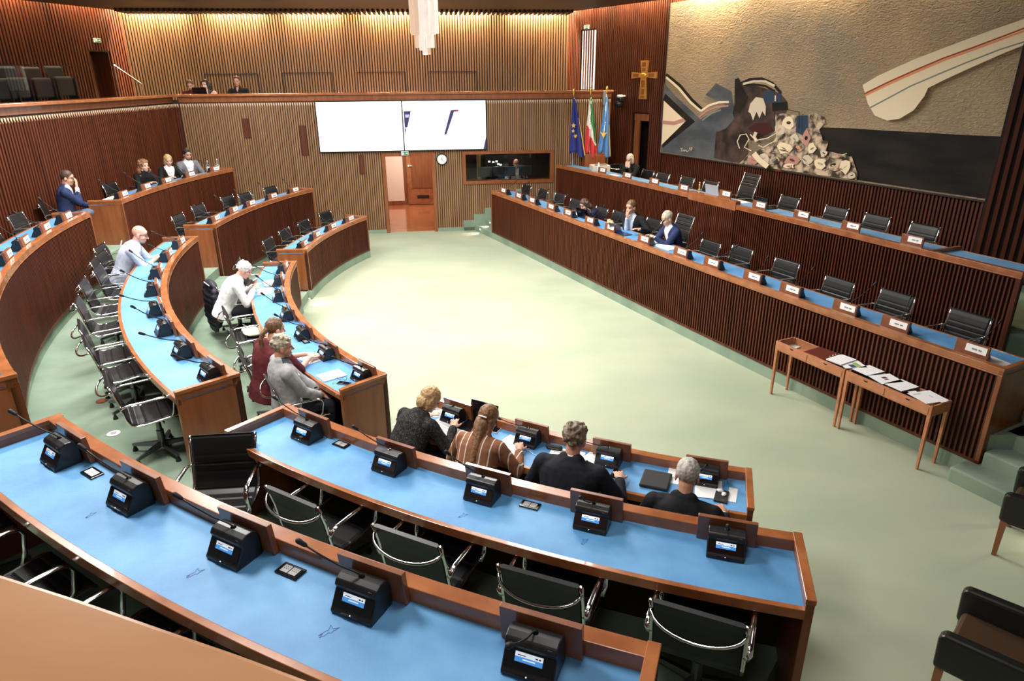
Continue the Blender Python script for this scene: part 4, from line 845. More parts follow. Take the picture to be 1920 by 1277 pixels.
# ---------- things on the far wall ----------
def wall_frame(P,dirx,away):   # empty on a wall: local +x along dirx, +y away from the hall
    return yaw(away)
def onwall(name,P,away,label,cat,group=None): return empty(name,P,yaw(away),label,cat,group)
a,b=fw(590,192,-.12),fw(755,190,-.12); c=fw(911,187,-.12)
wS=(c-a).length/2
scrL=mat('screen_white',(.8,.85,.9),.3,emit=(.93,.97,1),es=1.05)
def video(m): pass
dark_s=mat('screen_dark_picture',(.02,.02,.06),.3,emit=(.03,.03,.09),es=1); pale_s=mat('screen_pale_cyan',(.7,.9,.95),.3,emit=(.78,.95,.98),es=1); red_s=mat('screen_maroon',(.2,.02,.05),.3,emit=(.22,.02,.06),es=1); lil_s=mat('screen_lilac',(.3,.3,.6),.3,emit=(.32,.32,.62),es=1)
for i in range(2):
    s=s_of(a)+wS*(i+.5); P=fpt(s,2.82,-.12); r=onwall('video_screen',P,FN,['large wall screen showing a blank white page','large wall screen showing a dark slanting bar on white'][i],'screen','wall screens above the doorway')
    W,Hh=wS-.015,1.235; m=MB(); m.box((0,.03,0),(W+.012,.06,Hh+.03)); m.build('bezel',M['black'],r,bevel=.004)
    m=MB(); m.box((0,-.003,0),(W-.015,.006,Hh-.015))
    def poly(pts,k,h=.0075): 
        m.mi(k); m.add([V((x-.5)*W,-h,(.5-y)*Hh) for x,y in pts],[tuple(range(len(pts)))]); m.mi(0)
    if i==0: poly([(.03,.13),(.28,.12),(.28,.19),(.03,.20)],2)
    else:
        poly([(.0,.03),(.99,.02),(.99,.06),(0,.07)],2)
        poly([(.015,.20),(.10,.20),(.05,.52),(.015,.54)],1); poly([(.03,.27),(.075,.27),(.07,.33),(.03,.33)],4,.009); poly([(.012,.55),(.03,.54),(.02,.72)],1)
        poly([(.60,.19),(.67,.185),(.67,.22),(.615,.225),(.60,.30),(.555,.50),(.515,.68),(.485,.69),(.525,.47),(.565,.25),(.575,.20)],1); poly([(.62,.185),(.67,.185),(.67,.22),(.63,.215)],3,.009)
        poly([(.96,1.0),(1.0,.72),(1.0,1.0)],1)
    m.build('display',[scrL,dark_s,pale_s,red_s,lil_s],r)
P=fw(828.5,298.5,-.05); r=onwall('wall_clock',P,FN,'round white wall clock with black rim beside the doorway','clock')
R_=.145
m=MB(); m.rings([[V(q*math.cos(t),y,q*math.sin(t)) for t in [2*PI*k/40 for k in range(40)]] for q,y in((R_,.05),(R_+.005,-.02),(R_-.008,-.035),(R_-.018,-.02),(R_-.018,.0))]); m.build('rim',M['black'],r,smooth=False)
m=MB(); m.rings([[V(q*math.cos(t),y,q*math.sin(t)) for t in [2*PI*k/40 for k in range(40)]] for q,y in((R_-.015,.02),(R_-.015,-.005))]); m.build('dial',M['white'],r)
m=MB()
for k in range(12):
    t=2*PI*k/12; d=V(math.cos(t),0,math.sin(t)); n=V(-d.z,0,d.x); l=.018; q=R_-.028
    m.hexa([d*q+n*.003-V(0,.009,0),d*q-n*.003-V(0,.009,0),d*(q-l)-n*.003-V(0,.009,0),d*(q-l)+n*.003-V(0,.009,0),d*q+n*.003-V(0,.005,0),d*q-n*.003-V(0,.005,0),d*(q-l)-n*.003-V(0,.005,0),d*(q-l)+n*.003-V(0,.005,0)])
m.build('hour_marks',M['black'],r)
for nm,ang,l,w,y in(('hour_hand',102,.065,.0045,-.012),('minute_hand',-48,.105,.0035,-.016)):
    t=math.radians(ang); d=V(math.cos(t),0,math.sin(t)); n=V(-d.z,0,d.x)*w; m=MB(); p=-d*.02; q=d*l
    m.hexa([p+n+V(0,y,0),p-n+V(0,y,0),q-n*.6+V(0,y,0),q+n*.6+V(0,y,0),p+n+V(0,y+.003,0),p-n+V(0,y+.003,0),q-n*.6+V(0,y+.003,0),q+n*.6+V(0,y+.003,0)]); m.build(nm,M['black'],r)
def exit_sign(P,away,label,w=.17,h=.085):
    r=onwall('exit_sign',P,away,label,'exit sign','exit signs'); m=MB(); m.box((0,.02,0),(w+.02,.05,h+.02)); m.build('casing',M['white'],r)
    m=MB(); m.box((0,-.006,0),(w,.004,h)); m.mi(1); x=-w*.22
    for c,d in(((x,-.01,.018),(.014,.003,.014)),((x,-.01,-.003),(.016,.003,.03)),((x+.014,-.01,-.02),(.02,.003,.008)),((x-.012,-.01,-.022),(.016,.003,.008)),((x+.016,-.01,.006),(.02,.003,.007))): m.box(c,d)
    m.box((-w*.38,-.01,0),(.012,.003,h*.8)); m.box((w*.2,-.01,0),(w*.24,.003,.012)); m.prism([(w*.32,-.0115),(w*.32,-.0085),(w*.32+.0001,-.0115)],0,0) if False else None
    m.add([V(w*.31,-.0105,.024),V(w*.31,-.0105,-.024),V(w*.43,-.0105,0)],[(0,1,2)]); m.build('sign_face',[M['sign'],M['signw']],r)
exit_sign(fw(759,287.5,-.16),FN,'green running-man exit sign above the doorway, under the screens')
exit_sign(cw(1103,51)-CWN*.07,CWN,'small exit sign over the bright slit in the wall')
gW=lambda px,py,o=0: hit(px,py,gc-gn*o,gn)
exit_sign(gW(183,75.5,.08),gn,'exit sign above the dark gallery door')
# small fittings on the far wall
def plate(name,P0,P1,wd,mt,label,cat,o=-.06):
    m=MB(); fbox(m,s_of(P0)-wd/2,s_of(P0)+wd/2,min(P0.z,P1.z),max(P0.z,P1.z),o,.0); ob=m.build(name,mt); return tag(ob,label,cat,'flush service panels')
plate('service_panel',fw(461,222),fw(461,258),.16,M['slat'],'dark wooden flush panel on the far wall, above the young man','panel'); plate('service_panel',fw(567,235),fw(567,291),.16,M['slat'],'dark wooden flush panel beside the blank screen','panel'); plate('service_panel',fw(677,290),fw(677,326),.14,M['slat'],'dark wooden flush panel under the blank screen','panel')
# speaker, projector camera, cross
P=fw(1134.5,183,-.1); r=onwall('wall_speaker',P,FN,'slim grey wall speaker beside the light blue flag','speaker'); m=MB(); m.box((0,.03,0),(.10,.1,.36)); m.build('cabinet',M['grey'],r,bevel=.006); m=MB(); m.box((0,-.022,0),(.08,.004,.33)); m.build('grille',mat('grille',(.2,.2,.2),.8),r)
P=cw(1173,187)-CWN*.2; r=onwall('ceiling_style_camera',P,CWN,'black moving camera on the wall between the flags and the cross','camera'); r.name='dome_camera'
m=MB(); m.box((0,.15,.10),(.08,.2,.04)); m.lathe([(.06,.06),(.09,.08),(.09,.12),(.06,.13)],(0,0,0),20); m.build('mount',M['white'],r)
m=MB(); m.box((0,0,.0),(.20,.16,.10)); m.build('yoke',M['black'],r,bevel=.02)
m=MB(); m.ball((0,-.02,-.10),(.09,.10,.10),None,16,10); m.build('head',M['black'],r,smooth=True)
m=MB(); m.rings([[V(q*math.cos(t),y,-.12+q*math.sin(t)) for t in [2*PI*k/20 for k in range(20)]] for q,y in((.05,-.08),(.055,-.125),(.04,-.13),(.036,-.115))]); m.build('lens',M['dark'],r)
P=cw(1212.5,150)-CWN*.10; r=onwall('wall_cross',P,CWN,'gilded ornate cross hanging on the slatted wall','cross'); r.name='gilded_cross'
k=(cw(1212,115)-cw(1212,187)).length/2
m=MB(); arm=[(-.25,1),(.25,1),(.2,.40),(.24,.36),(.84,.42),(.84,.08),(.24,.14),(.2,.10),(.25,-1),(-.25,-1),(-.2,.10),(-.24,.14),(-.84,.08),(-.84,.42),(-.24,.36),(-.2,.40)]
n=len(arm); fr=[(x*k*1.15,-.02,z*k) for x,z in arm]; bk=[(x*k*1.15,.03,z*k) for x,z in arm]; m.add(fr+bk,[list(range(n)),list(range(n,2*n))[::-1]]+[(i,n+i,n+(i+1)%n,(i+1)%n) for i in range(n)]); m.build('cross_body',M['gold'],r)
m=MB()
for cx,cz,w,h in((0,.8,.15,.13),(0,.54,.13,.09),(-.53,.25,.22,.1),(.53,.25,.22,.1),(0,-.2,.13,.2),(0,-.6,.13,.17),(0,-.88,.15,.07)): m.box((cx*k*1.15,-.022,cz*k),(w*k*2,.008,h*k*2*.9))
m.build('enamel_panels',mat('enamel_red',(.25,.10,.03),.35,.3),r); m=MB(); m.ball((0,-.025,.25*k),(.20*k,.02,.12*k)); m.build('centre_medallion',M['gold'],r,smooth=True)
# flags
def flag(px_top,px_bot,pyt,pyb,cols,label,w,extra=None,lean=0):
    zf=at(px_bot,pyb,0).z; base=hit(px_bot,pyb,FW-FN*.45,FN); top=hit(px_top,pyt,FW-FN*.45,FN); r=empty('flag_on_pole',V(base.x,base.y,LD2),0,label,'flag','flags in the corner'); o=V(base.x,base.y,LD2)
    m=MB(); m.tube([V(0,0,0),top-o],.016,8); m.build('pole',M['chrome'],r,smooth=True); m=MB(); m.lathe([(.09,0),(.09,.02),(.03,.04),(.02,.12)],(0,0,0),16); m.build('foot',M['gold'],r)
    m=MB(); m.ball(top-o+V(0,0,.04),(.035,.02,.08),None,8,6); m.cap(top-o-V(0,0,.06),.022,top-o,.02,8); m.build('finial',M['gold'],r,smooth=True)
    hgt=(top.z-base.z)-.22; t0=top-o-V(0,0,.14); rows=30; colsn=26; vs=[];fs=[];mi=[]
    for i in range(rows+1):
        v=i/rows; wd=w*(.12+.88*v**.8)
        for j in range(colsn+1):
            q=j/colsn; x=(q-.42)*wd*1.0+lean*v; y=.055*math.sin(q*15+v*1.2)*(.25+.75*v); vs.append(t0*(1)+FD*x+FN*y+V(0,0,-hgt*v*(1-.06*math.sin(q*6)))-((top-o).normalized()-V(0,0,1))*hgt*v)
    for i in range(rows):
        for j in range(colsn): 
            fs.append((i*(colsn+1)+j,i*(colsn+1)+j+1,(i+1)*(colsn+1)+j+1,(i+1)*(colsn+1)+j)); mi.append(cols(i/rows,j/colsn))
    me=bpy.data.meshes.new('cloth'); me.from_pydata(vs,[],fs); me.polygons.foreach_set('material_index',mi); me.polygons.foreach_set('use_smooth',[True]*len(fs))
    for c in FC: me.materials.append(c)
    ob=bpy.data.objects.new('cloth',me); C.objects.link(ob); ob.parent=r; s_=ob.modifiers.new('Solidify','SOLIDIFY'); s_.thickness=.004
    return r,vs,colsn
FC=[mat('flag_'+n,c,.7,sheen=.2) for n,c in(('navy',(.012,.02,.20)),('green',(.02,.22,.06)),('white',(.8,.78,.72)),('red',(.62,.03,.03)),('sky',(.08,.25,.60)),('gold',(.75,.5,.08)))]
def star(r,vs,nc,i,j,sz):
    p=vs[i*(nc+1)+j]-FN*.03; m=MB(); pts=[]
    for k in range(10): a=PI/2+k*PI/5; q=sz*(1 if k%2==0 else .42); pts.append(p+FD*q*math.cos(a)+V(0,0,q*math.sin(a)))
    m.add(pts+[x+FN*.02 for x in pts],[list(range(10)),list(range(10,20))]); m.build('star',FC[5],r)
r,vs,nc=flag(1076,1074,174,296,lambda v,q:5 if (q>.93 and v>.3) else 0,'dark blue flag with gold stars, first in the corner',.42,lean=.10)
for i,j,s in((15,6,.07),(18,5,.05),(21,9,.06),(20,13,.05)): star(r,vs,nc,i,j,s)
r,vs,nc=flag(1108,1106,172,298,lambda v,q: 1 if v+(.5-q)*.9<.34 else (2 if v+(.5-q)*.35<.62 else 3),'green, white and red flag between two blue flags',.36)
r,vs,nc=flag(1138,1128,170,297,lambda v,q:5 if (q>.94 and v>.45) else 4,'light blue flag with a gold emblem beside the speaker',.36)
m=MB(); p=vs[20*(nc+1)+8]-FN*.035; m.add([p+FD*x+V(0,0,z) for x,z in((-.1,.06),(-.02,.02),(.0,.10),(.03,.02),(.10,.05),(.04,-.03),(.0,-.12),(-.04,-.03))],[list(range(8))]); m.build('emblem',FC[5],r)
# ribbons on the two blue flags
for px in(1088,1136):
    pass
# cabinet, box, chair behind the upper bench
P=at(1098,318,LD2+.05); P.z=LD2; P=V(2.05,18.25,LD2)
p=hit(1113,305,FW-FN*.28,FN); r=empty('wooden_cabinet',V(p.x,p.y,LD2),yaw(FN),'low brown wooden cabinet under the flags','cabinet'); hh=hit(1100,291,FW-FN*.75,FN).z-LD2
m=MB(); m.box((0,0,hh/2),(.56,.38,hh)); m.build('carcass',M['endp'],r,bevel=.006); m=MB(); m.box((-.135,-.195,hh/2),(.25,.02,hh-.1)); m.box((.135,-.195,hh/2),(.25,.02,hh-.1)); m.build('door',M['endp'],r,bevel=.003)
p=hit(1124,322,FW-FN*1.25,FN); ht=hit(1124,309,FW-FN*1.25,FN).z
r=empty('printer',V(p.x,p.y,LD2),yaw(FN),'beige box-shaped printer on a stand at the end of the upper bench','printer'); m=MB(); m.box((0,0,ht-LD2-.13),(.46,.4,.26)); m.build('casing',mat('beige',(.55,.50,.40),.5),r,bevel=.012); m=MB(); m.box((0,-.1,ht-LD2+.005),(.3,.12,.012)); m.build('paper_slot',M['black'],r); m=MB(); m.box((0,0,(ht-LD2-.26)/2),(.4,.35,ht-LD2-.26)); m.build('stand',M['endp'],r)
p=hit(1139,302,FW-FN*.8,FN); p.z=LD2; inst(CHAIR,V(p.x+.15,p.y,LD2),yaw(V(-.2,1,0).normalized()),'black office chair beside the beige printer','chair','ribbed office chairs')
# ---------- the large painting ----------
PH=hit(1256,-120,PL,WN).z
def pw(px,py,o): 
    q=hit(px,py,PL-WN*o,WN); return q
cent=(PL+PR)/2; po=V(cent.x,cent.y,PZ); pr=empty('wall_painting',po,0,'huge abstract painting covering the wall above the benches','painting')
tl=hit(1258,-160,PL,WN); trp=hit(1922,30,PL,WN)
q=[PL,PR,PR+WN*.05,PL+WN*.05]; zt_=5.62
m=MB(); A_,B_=PL.copy(),PR.copy(); m.hexa([V(x.x,x.y,PZ) for x in (A_-WN*.03,B_-WN*.03,B_+WN*.04,A_+WN*.04)]+[V(x.x,x.y,zt_) for x in (A_-WN*.03,B_-WN*.03,B_+WN*.04,A_+WN*.04)])
def fieldfn(nt,b):
    N=nt.nodes.new; L=nt.links.new; tc=N('ShaderNodeTexCoord'); n=N('ShaderNodeTexNoise'); n.inputs['Scale'].default_value=.55; n.inputs['Detail'].default_value=4; L(tc.outputs['Object'],n.inputs['Vector'])
    c=N('ShaderNodeValToRGB'); e=c.color_ramp.elements; e[0].position=.30; e[0].color=(.19,.165,.135,1); e[1].position=.68; e[1].color=(.39,.295,.185,1); x=e.new(.48); x.color=(.30,.225,.145,1); L(n.outputs['Fac'],c.inputs[0]); L(c.outputs[0],b.inputs['Base Color'])
    mp=N('ShaderNodeMapping'); mp.inputs['Scale'].default_value=(7,7,16); L(tc.outputs['Object'],mp.inputs[0]); k=N('ShaderNodeTexNoise'); k.inputs['Scale'].default_value=1.6; k.inputs['Detail'].default_value=6; k.inputs['Distortion'].default_value=1.2; L(mp.outputs[0],k.inputs['Vector'])
    bp=N('ShaderNodeBump'); bp.inputs['Strength'].default_value=.9; bp.inputs['Distance'].default_value=.05; L(k.outputs['Fac'],bp.inputs['Height']); L(bp.outputs[0],b.inputs['Normal'])
pc=lambda n,c,fn=None:mat('paint_'+n,c,.75,fn=fn,spec=.25)
PM=[pc('sand',(.2,.16,.11),fieldfn),pc('black',(.010,.009,.008),noisy((.006,.005,.005),(.022,.016,.010),(1,1,4),5)),pc('slate',(.085,.095,.105),noisy((.06,.068,.078),(.12,.125,.13),(1.5,1.5,3),5)),pc('cream',(.85,.70,.47)),pc('red',(.33,.05,.025)),pc('orange',(.75,.30,.14)),pc('grey_green',(.22,.25,.2)),pc('umber',(.05,.032,.022),noisy((.02,.014,.012),(.10,.06,.045),(3,3,3),5)),
 pc('rubble',(.5,.4,.28),noisy((.06,.04,.03),(.62,.48,.33),(6,6,6),6,.42,.6,.5,30)),pc('blue_grey',(.03,.05,.09)),pc('pink',(.5,.25,.2)),pc('bone',(.66,.56,.42)),pc('oxblood',(.055,.012,.012))]
lay=[0]
def P_(pts,k):
    lay[0]+=1; o=.032+.0012*lay[0]; n=len(pts); f=[pw(x,y,o)-po for x,y in pts]; b=[v+WN*.004 for v in f]; m.mi(k); m.add([v+po for v in f+b],[list(range(n)),list(range(n,2*n))[::-1]]+[(i,n+i,n+(i+1)%n,(i+1)%n) for i in range(n)])
def Z(o,s,pts): return [(o[0]+x/s,o[1]+y/s) for x,y in pts]
z3=lambda pts:Z((1280,0),3,pts); z6=lambda pts:Z((1220,90),4.562,pts)
def stroke(pts,w,k):
    L=[V(x,y,0) for x,y in pts]; l=[];r_=[]
    for i,p in enumerate(L):
        t=(L[min(i+1,len(L)-1)]-L[max(i-1,0)]).normalized(); nn=V(-t.y,t.x,0)*w/2; l.append(p+nn); r_.append(p-nn)
    P_([(p.x,p.y) for p in l+r_[::-1]],k)
P_(z3([(770,716),(950,722),(1150,735),(1350,745),(1560,758),(1788,768),(1702,1118),(1400,1075),(980,1012),(900,900),(800,850)]),1)
P_(z6([(470,400),(560,300),(690,370),(720,560),(700,980),(93,888),(150,840),(380,635),(640,490)]),2)
P_(z6([(115,300),(200,400),(440,625),(375,640),(90,900),(92,600)]),2)
P_(z6([(125,390),(380,630),(100,855),(105,440)]),1); P_(z6([(112,450),(300,625),(92,830)]),3); P_(z6([(100,620),(200,628),(280,600),(300,628),(200,660),(100,650)]),10)
stroke(z6([(132,225),(250,320),(350,440),(440,525)]),5,1); stroke(z6([(133,250),(240,345),(340,465),(430,540)]),4,3); stroke(z6([(430,540),(500,490),(580,465),(668,462)]),4,3); stroke(z6([(415,590),(480,540),(560,505),(665,495)]),3,10); stroke(z6([(440,620),(520,560),(600,530)]),2.5,6)
P_(z6([(560,720),(640,690),(760,560),(830,640),(830,900),(760,985),(540,940)]),7)
P_(z6([(720,270),(750,255),(790,330),(880,320),(1000,350),(1110,390),(1165,460),(1160,540),(1060,700),(1000,760),(860,790),(760,720),(700,560),(730,400)]),7)
stroke(z6([(775,300),(850,268),(950,262),(1040,300),(1112,385)]),5,1); stroke(z6([(790,320),(880,312),(980,325),(1060,370)]),4,1); stroke(z6([(790,308),(880,285),(980,285),(1060,325)]),4,11)
P_(z6([(720,265),(755,260),(790,340),(830,420),(760,560),(715,540)]),1); P_(z6([(850,480),(900,420),(960,430),(985,500),(980,580),(955,540),(930,600),(905,545),(875,620),(855,560),(835,545)]),11); P_(z6([(960,380),(1050,365),(1060,470),(975,470)]),9); P_(z6([(1075,400),(1115,390),(1115,470),(1070,480)]),9); P_(z6([(1040,470),(1165,460),(1170,530),(1040,540)]),1); P_(z6([(1062,405),(1070,405),(1070,455),(1060,455)]),3)
P_(z6([(830,690),(900,640),(1000,640),(1050,700),(990,740),(900,740)]),12)
P_(z6([(1060,570),(1130,560),(1200,570),(1260,580),(1350,575),(1380,550),(1490,640),(1440,700),(1470,790),(1520,800),(1500,880),(1640,910),(1720,930),(1770,1080),(1760,1130),(1400,1080),(1100,1040),(760,985),(820,930),(880,900),(1000,830),(1080,760)]),8)
P_(z6([(1250,580),(1350,575),(1350,680),(1290,740),(1240,720)]),9); P_(z6([(1350,570),(1400,550),(1480,590),(1495,650),(1420,660),(1360,640)]),8)
for k,(cx,cy,w,h) in enumerate(((1180,640,60,60),(1100,700,50,70),(1430,760,45,40),(1330,770,40,80),(1230,780,40,60),(1140,860,70,60),(1260,850,60,60),(1380,860,50,50),(960,950,70,60),(1050,960,60,50),(1210,960,70,60),(1340,960,60,50),(1450,990,70,60),(1560,1000,80,60),(1660,1020,60,70),(1720,1090,40,30),(1600,930,60,25),(880,960,50,40),(1480,900,40,35),(1180,1010,60,25))):
    n=9; P_(z6([(cx+w*(.6+.5*rng.random())*math.cos(2*PI*i/n),cy+h*(.6+.5*rng.random())*math.sin(2*PI*i/n)) for i in range(n)]),[3,11,8,10,11,3,8][k%7]); P_(z6([(cx+w*.35*math.cos(2*PI*i/6+k),cy+h*.25*math.sin(2*PI*i/6)) for i in range(6)]),[7,5,8,1,6][k%5])
for k in range(26):
    x=rng.uniform(900,1680); y=rng.uniform(860,1060)-(0 if x>1250 else 0); y=max(y,700+(x-1500)*1.1) if x>1500 else y; a=rng.uniform(0,PI); l=rng.uniform(25,60); stroke(z6([(x,y),(x+l*math.cos(a)*.6+8,y+l*math.sin(a)*.4),(x+l*math.cos(a),y+l*math.sin(a)*.7)]),1.2,[7,1,4,3][k%4])
stroke(z6([(900,720),(885,760),(905,800)]),6,11); stroke(z6([(880,900),(930,960),(1000,1015)]),10,3); stroke(z6([(760,860),(740,800),(765,745),(815,735),(840,780),(800,850),(860,880)]),1.6,3); stroke(z6([(850,740),(900,790),(1000,770),(1080,725),(1070,790),(960,850),(920,830)]),1.6,3)
stroke(z6([(1060,540),(1060,700)]),1.2,1); stroke(z6([(1170,530),(1270,545),(1268,690)]),1.2,1)
P_(z3([(1012,478),(1100,425),(1300,335),(1500,258),(1750,165),(1940,100),(1940,245),(1780,310),(1600,390),(1480,445),(1380,495),(1360,540),(1300,620),(1220,668),(1150,678),(1080,650),(1040,580)]),3)
stroke(z3([(1022,528),(1150,465),(1300,398),(1460,330),(1640,265),(1800,205),(1930,155)]),2.8,4); stroke(z3([(1026,537),(1150,477),(1300,410),(1460,342),(1640,277),(1800,218),(1930,170)]),4,5); stroke(z3([(1055,605),(1150,555),(1280,485),(1420,425),(1600,350),(1780,280),(1930,232)]),2.5,6)
# painter's scribble
stroke(z6([(252,860),(270,856),(258,885),(275,880),(285,870),(290,885),(300,872),(310,888),(325,875)]),.8,3); stroke(z6([(330,858),(338,852),(335,875)]),.8,3); stroke(z6([(345,852),(352,858),(344,876)]),.8,3)
m.build('painted_panel',PM,pr,org=po)
m=MB(); 
for a,b in((A_,A_-WD*.025),(B_,B_+WD*.025)):
    q=[a-WN*.035,b-WN*.035,b+WN*.045,a+WN*.045]; m.hexa([V(x.x,x.y,PZ-.02) for x in q]+[V(x.x,x.y,zt_) for x in q])
q=[A_-WN*.035,B_-WN*.035,B_+WN*.045,A_+WN*.045]; m.hexa([V(x.x,x.y,PZ-.03) for x in q]+[V(x.x,x.y,PZ) for x in q]); m.build('edge_strip',M['slatback'],pr,org=po)
# ---------- gallery furniture ----------
for k,(px,py) in enumerate(((2,160),(29,158),(75,158),(116,155))):
    P=gW(px,py,.75); r=empty('auditorium_seat',V(P.x,P.y,P.z-.55),yaw(-gn),['black folding gallery seat cut by the picture edge','black folding gallery seat behind glass, second along','black folding gallery seat behind glass, third along','black folding gallery seat at the end of the row, beside the dark door'][k],'seat','folding seats in the gallery')
    m=MB(); m.ext([(.02,.25),(.10,.26),(.12,.62),(.07,.70),(.02,.66)],-.23,.23); m.build('folded_seat',M['bag'],r,bevel=.03)
    m=MB(); m.ext([(-.10,.28),(-.05,.28),(-.14,.88),(-.19,.93),(-.21,.90)],-.22,.22); m.build('backrest',mat('seat_olive_%d'%k,(.018,.017,.013),.7),r,bevel=.03)
    m=MB(); m.box((-.25,.0,.32),(.03,.30,.64)); m.box((.25,.0,.32),(.03,.30,.64)); m.build('side_supports',M['black'],r)
p0,p1=gW(-20,122,1.35),gW(150,122,1.35); r=empty('glass_balustrade',V(p0.x,p0.y,GZ),0,'low clear glass balustrade in front of the folding seats','balustrade'); o=V(p0.x,p0.y,GZ)
zt1=p0.z; q=[p0,p1,p1+gn*.012,p0+gn*.012]; m=MB(); m.hexa([V(x.x,x.y,3.5) for x in q]+[V(x.x,x.y,zt1) for x in q]); m.build('glass_pane',M['pane'],r,org=o)
m=MB(); m.tube([V(p0.x,p0.y,zt1+.01),V(p1.x,p1.y,zt1+.01)],.012,6); m.build('top_rail',M['slatback'],r,org=o)
hr=lambda x,y: hit(x,y,FW+FN*1.3,FN)
a=hr(213,122); b=hr(265,157.5); m=MB(); m.tube([b,V(b.x,b.y,GZ)],.014,8); m.tube([a,V(a.x,a.y,GZ)],.014,8); m.tube([a,b],.018,8); tag(m.build('stair_handrail',M['chrome'],None,org=a),'thin bright sloping handrail on the gallery wall','handrail')
P=hit(377,170,FW+FN*.42,FN); r=empty('laptop',V(P.x,P.y,RAIL-.01),yaw(-FN),'open dark laptop in front of the woman in the gallery','laptop'); m=MB(); m.ext([(.10,0),(.11,0),(.17,.16),(.16,.165)],-.17,.17); m.build('lid',M['dark'],r); m=MB(); m.box((0,-.01,.006),(.34,.22,.012)); m.build('keyboard_base',M['dark'],r)
# booth monitors
for k,(px,w) in enumerate(((912,.40),(940,.36),(960,.30),(990,.38))):
    s=s_of(fw(px,320)); r=empty('computer_monitor',fpt(s,1.333,.42+.08*(k%2)),yaw(FN),['dark computer monitor behind the booth window, first from the clock','dark computer monitor behind the booth window, second from the clock','dark computer monitor in front of the bald operator','dark computer monitor beside the bald operator, next to the bench'][k],'monitor','monitors in the booth'); m=MB(); m.box((0,0,.20),(w,.04,.27)); m.build('screen_back',M['black'],r,bevel=.008); m=MB(); m.box((0,.03,.04),(.05,.03,.16)); m.box((0,.03,-.03),(.22,.16,.02)); m.build('stand',M['black'],r)
m=MB(); fbox(m,bL-.25,bR+.4,1.25,1.285,.1,.75); tag(m.build('booth_desk',M['endp']),'plain operator desk behind the booth window','desk')
s=s_of(fw(905,300)); m=MB(); fbox(m,s-.06,s+.06,.36,2.34,1.5,1.6); tag(m.build('wooden_post',M['pale']),'pale wooden post inside the booth','post')
r=empty('equipment_rack',fpt(s_of(fw(943,300)),.36,2.0),yaw(FN),'dark equipment rack with white lights inside the booth','equipment'); m=MB(); m.box((0,0,.75),(.7,.5,1.5)); m.build('cabinet',M['dark'],r)
m=MB()
for x,z in((-.1,1.28),(0,1.3),(.05,1.22),(.0,1.14),(.12,1.2),(-.22,1.3)): m.box((x,-.255,z),(.07,.01,.05))
m.build('indicator_lights',SCR,r)
# ---------- chandelier ----------
P=V(*(hit(795,60,V(0,8.2,0),V(0,1,0)))); bot=hit(795,103,V(0,8.2,0),V(0,1,0)).z; cx,cy=P.x,P.y
CG=mat('chandelier_glass',(.9,.85,.8),.25,trans=.35,emit=(1,.88,.78),es=.55,fn=noisy((.40,.33,.28),(.55,.50,.47),(18,18,9),4)); CGP=mat('chandelier_glass_amber',(.45,.33,.24),.25,trans=.35,emit=(1,.74,.54),es=.42)
r=empty('glass_chandelier',V(cx,cy,CZ),0,'tiered chandelier of square glass tubes hanging from the ceiling','chandelier')
for k,(x,y,w,z0) in enumerate(((0,.0,.050,0),(.035,.05,.045,.01),(-.025,-.05,.055,.08),(.06,-.03,.05,.13),(-.075,.0,.055,.135),(-.04,.07,.05,.14),(.08,.05,.05,.135),(-.11,-.04,.055,.37),(.105,-.03,.055,.375),(.0,-.10,.055,.33),(-.13,.06,.055,.40),(.13,.07,.055,.40),(.05,-.11,.05,.36),(-.06,-.11,.05,.36),(.02,.12,.05,.3))):
    m=MB(); z1=bot+z0*.55+.85; m.box((x,y,(bot+z0*.55+z1)/2-CZ),(w,w,z1-bot-z0*.55)); m.build('glass_tube',[CG,CGP][k%3==1],r,bevel=.005)
m=MB(); m.lathe([(.16,0),(.16,-.05),(.02,-.06),(.02,-(CZ-bot-1.1))],(0,0,0),16); m.build('ceiling_rod',M['gold'],r)
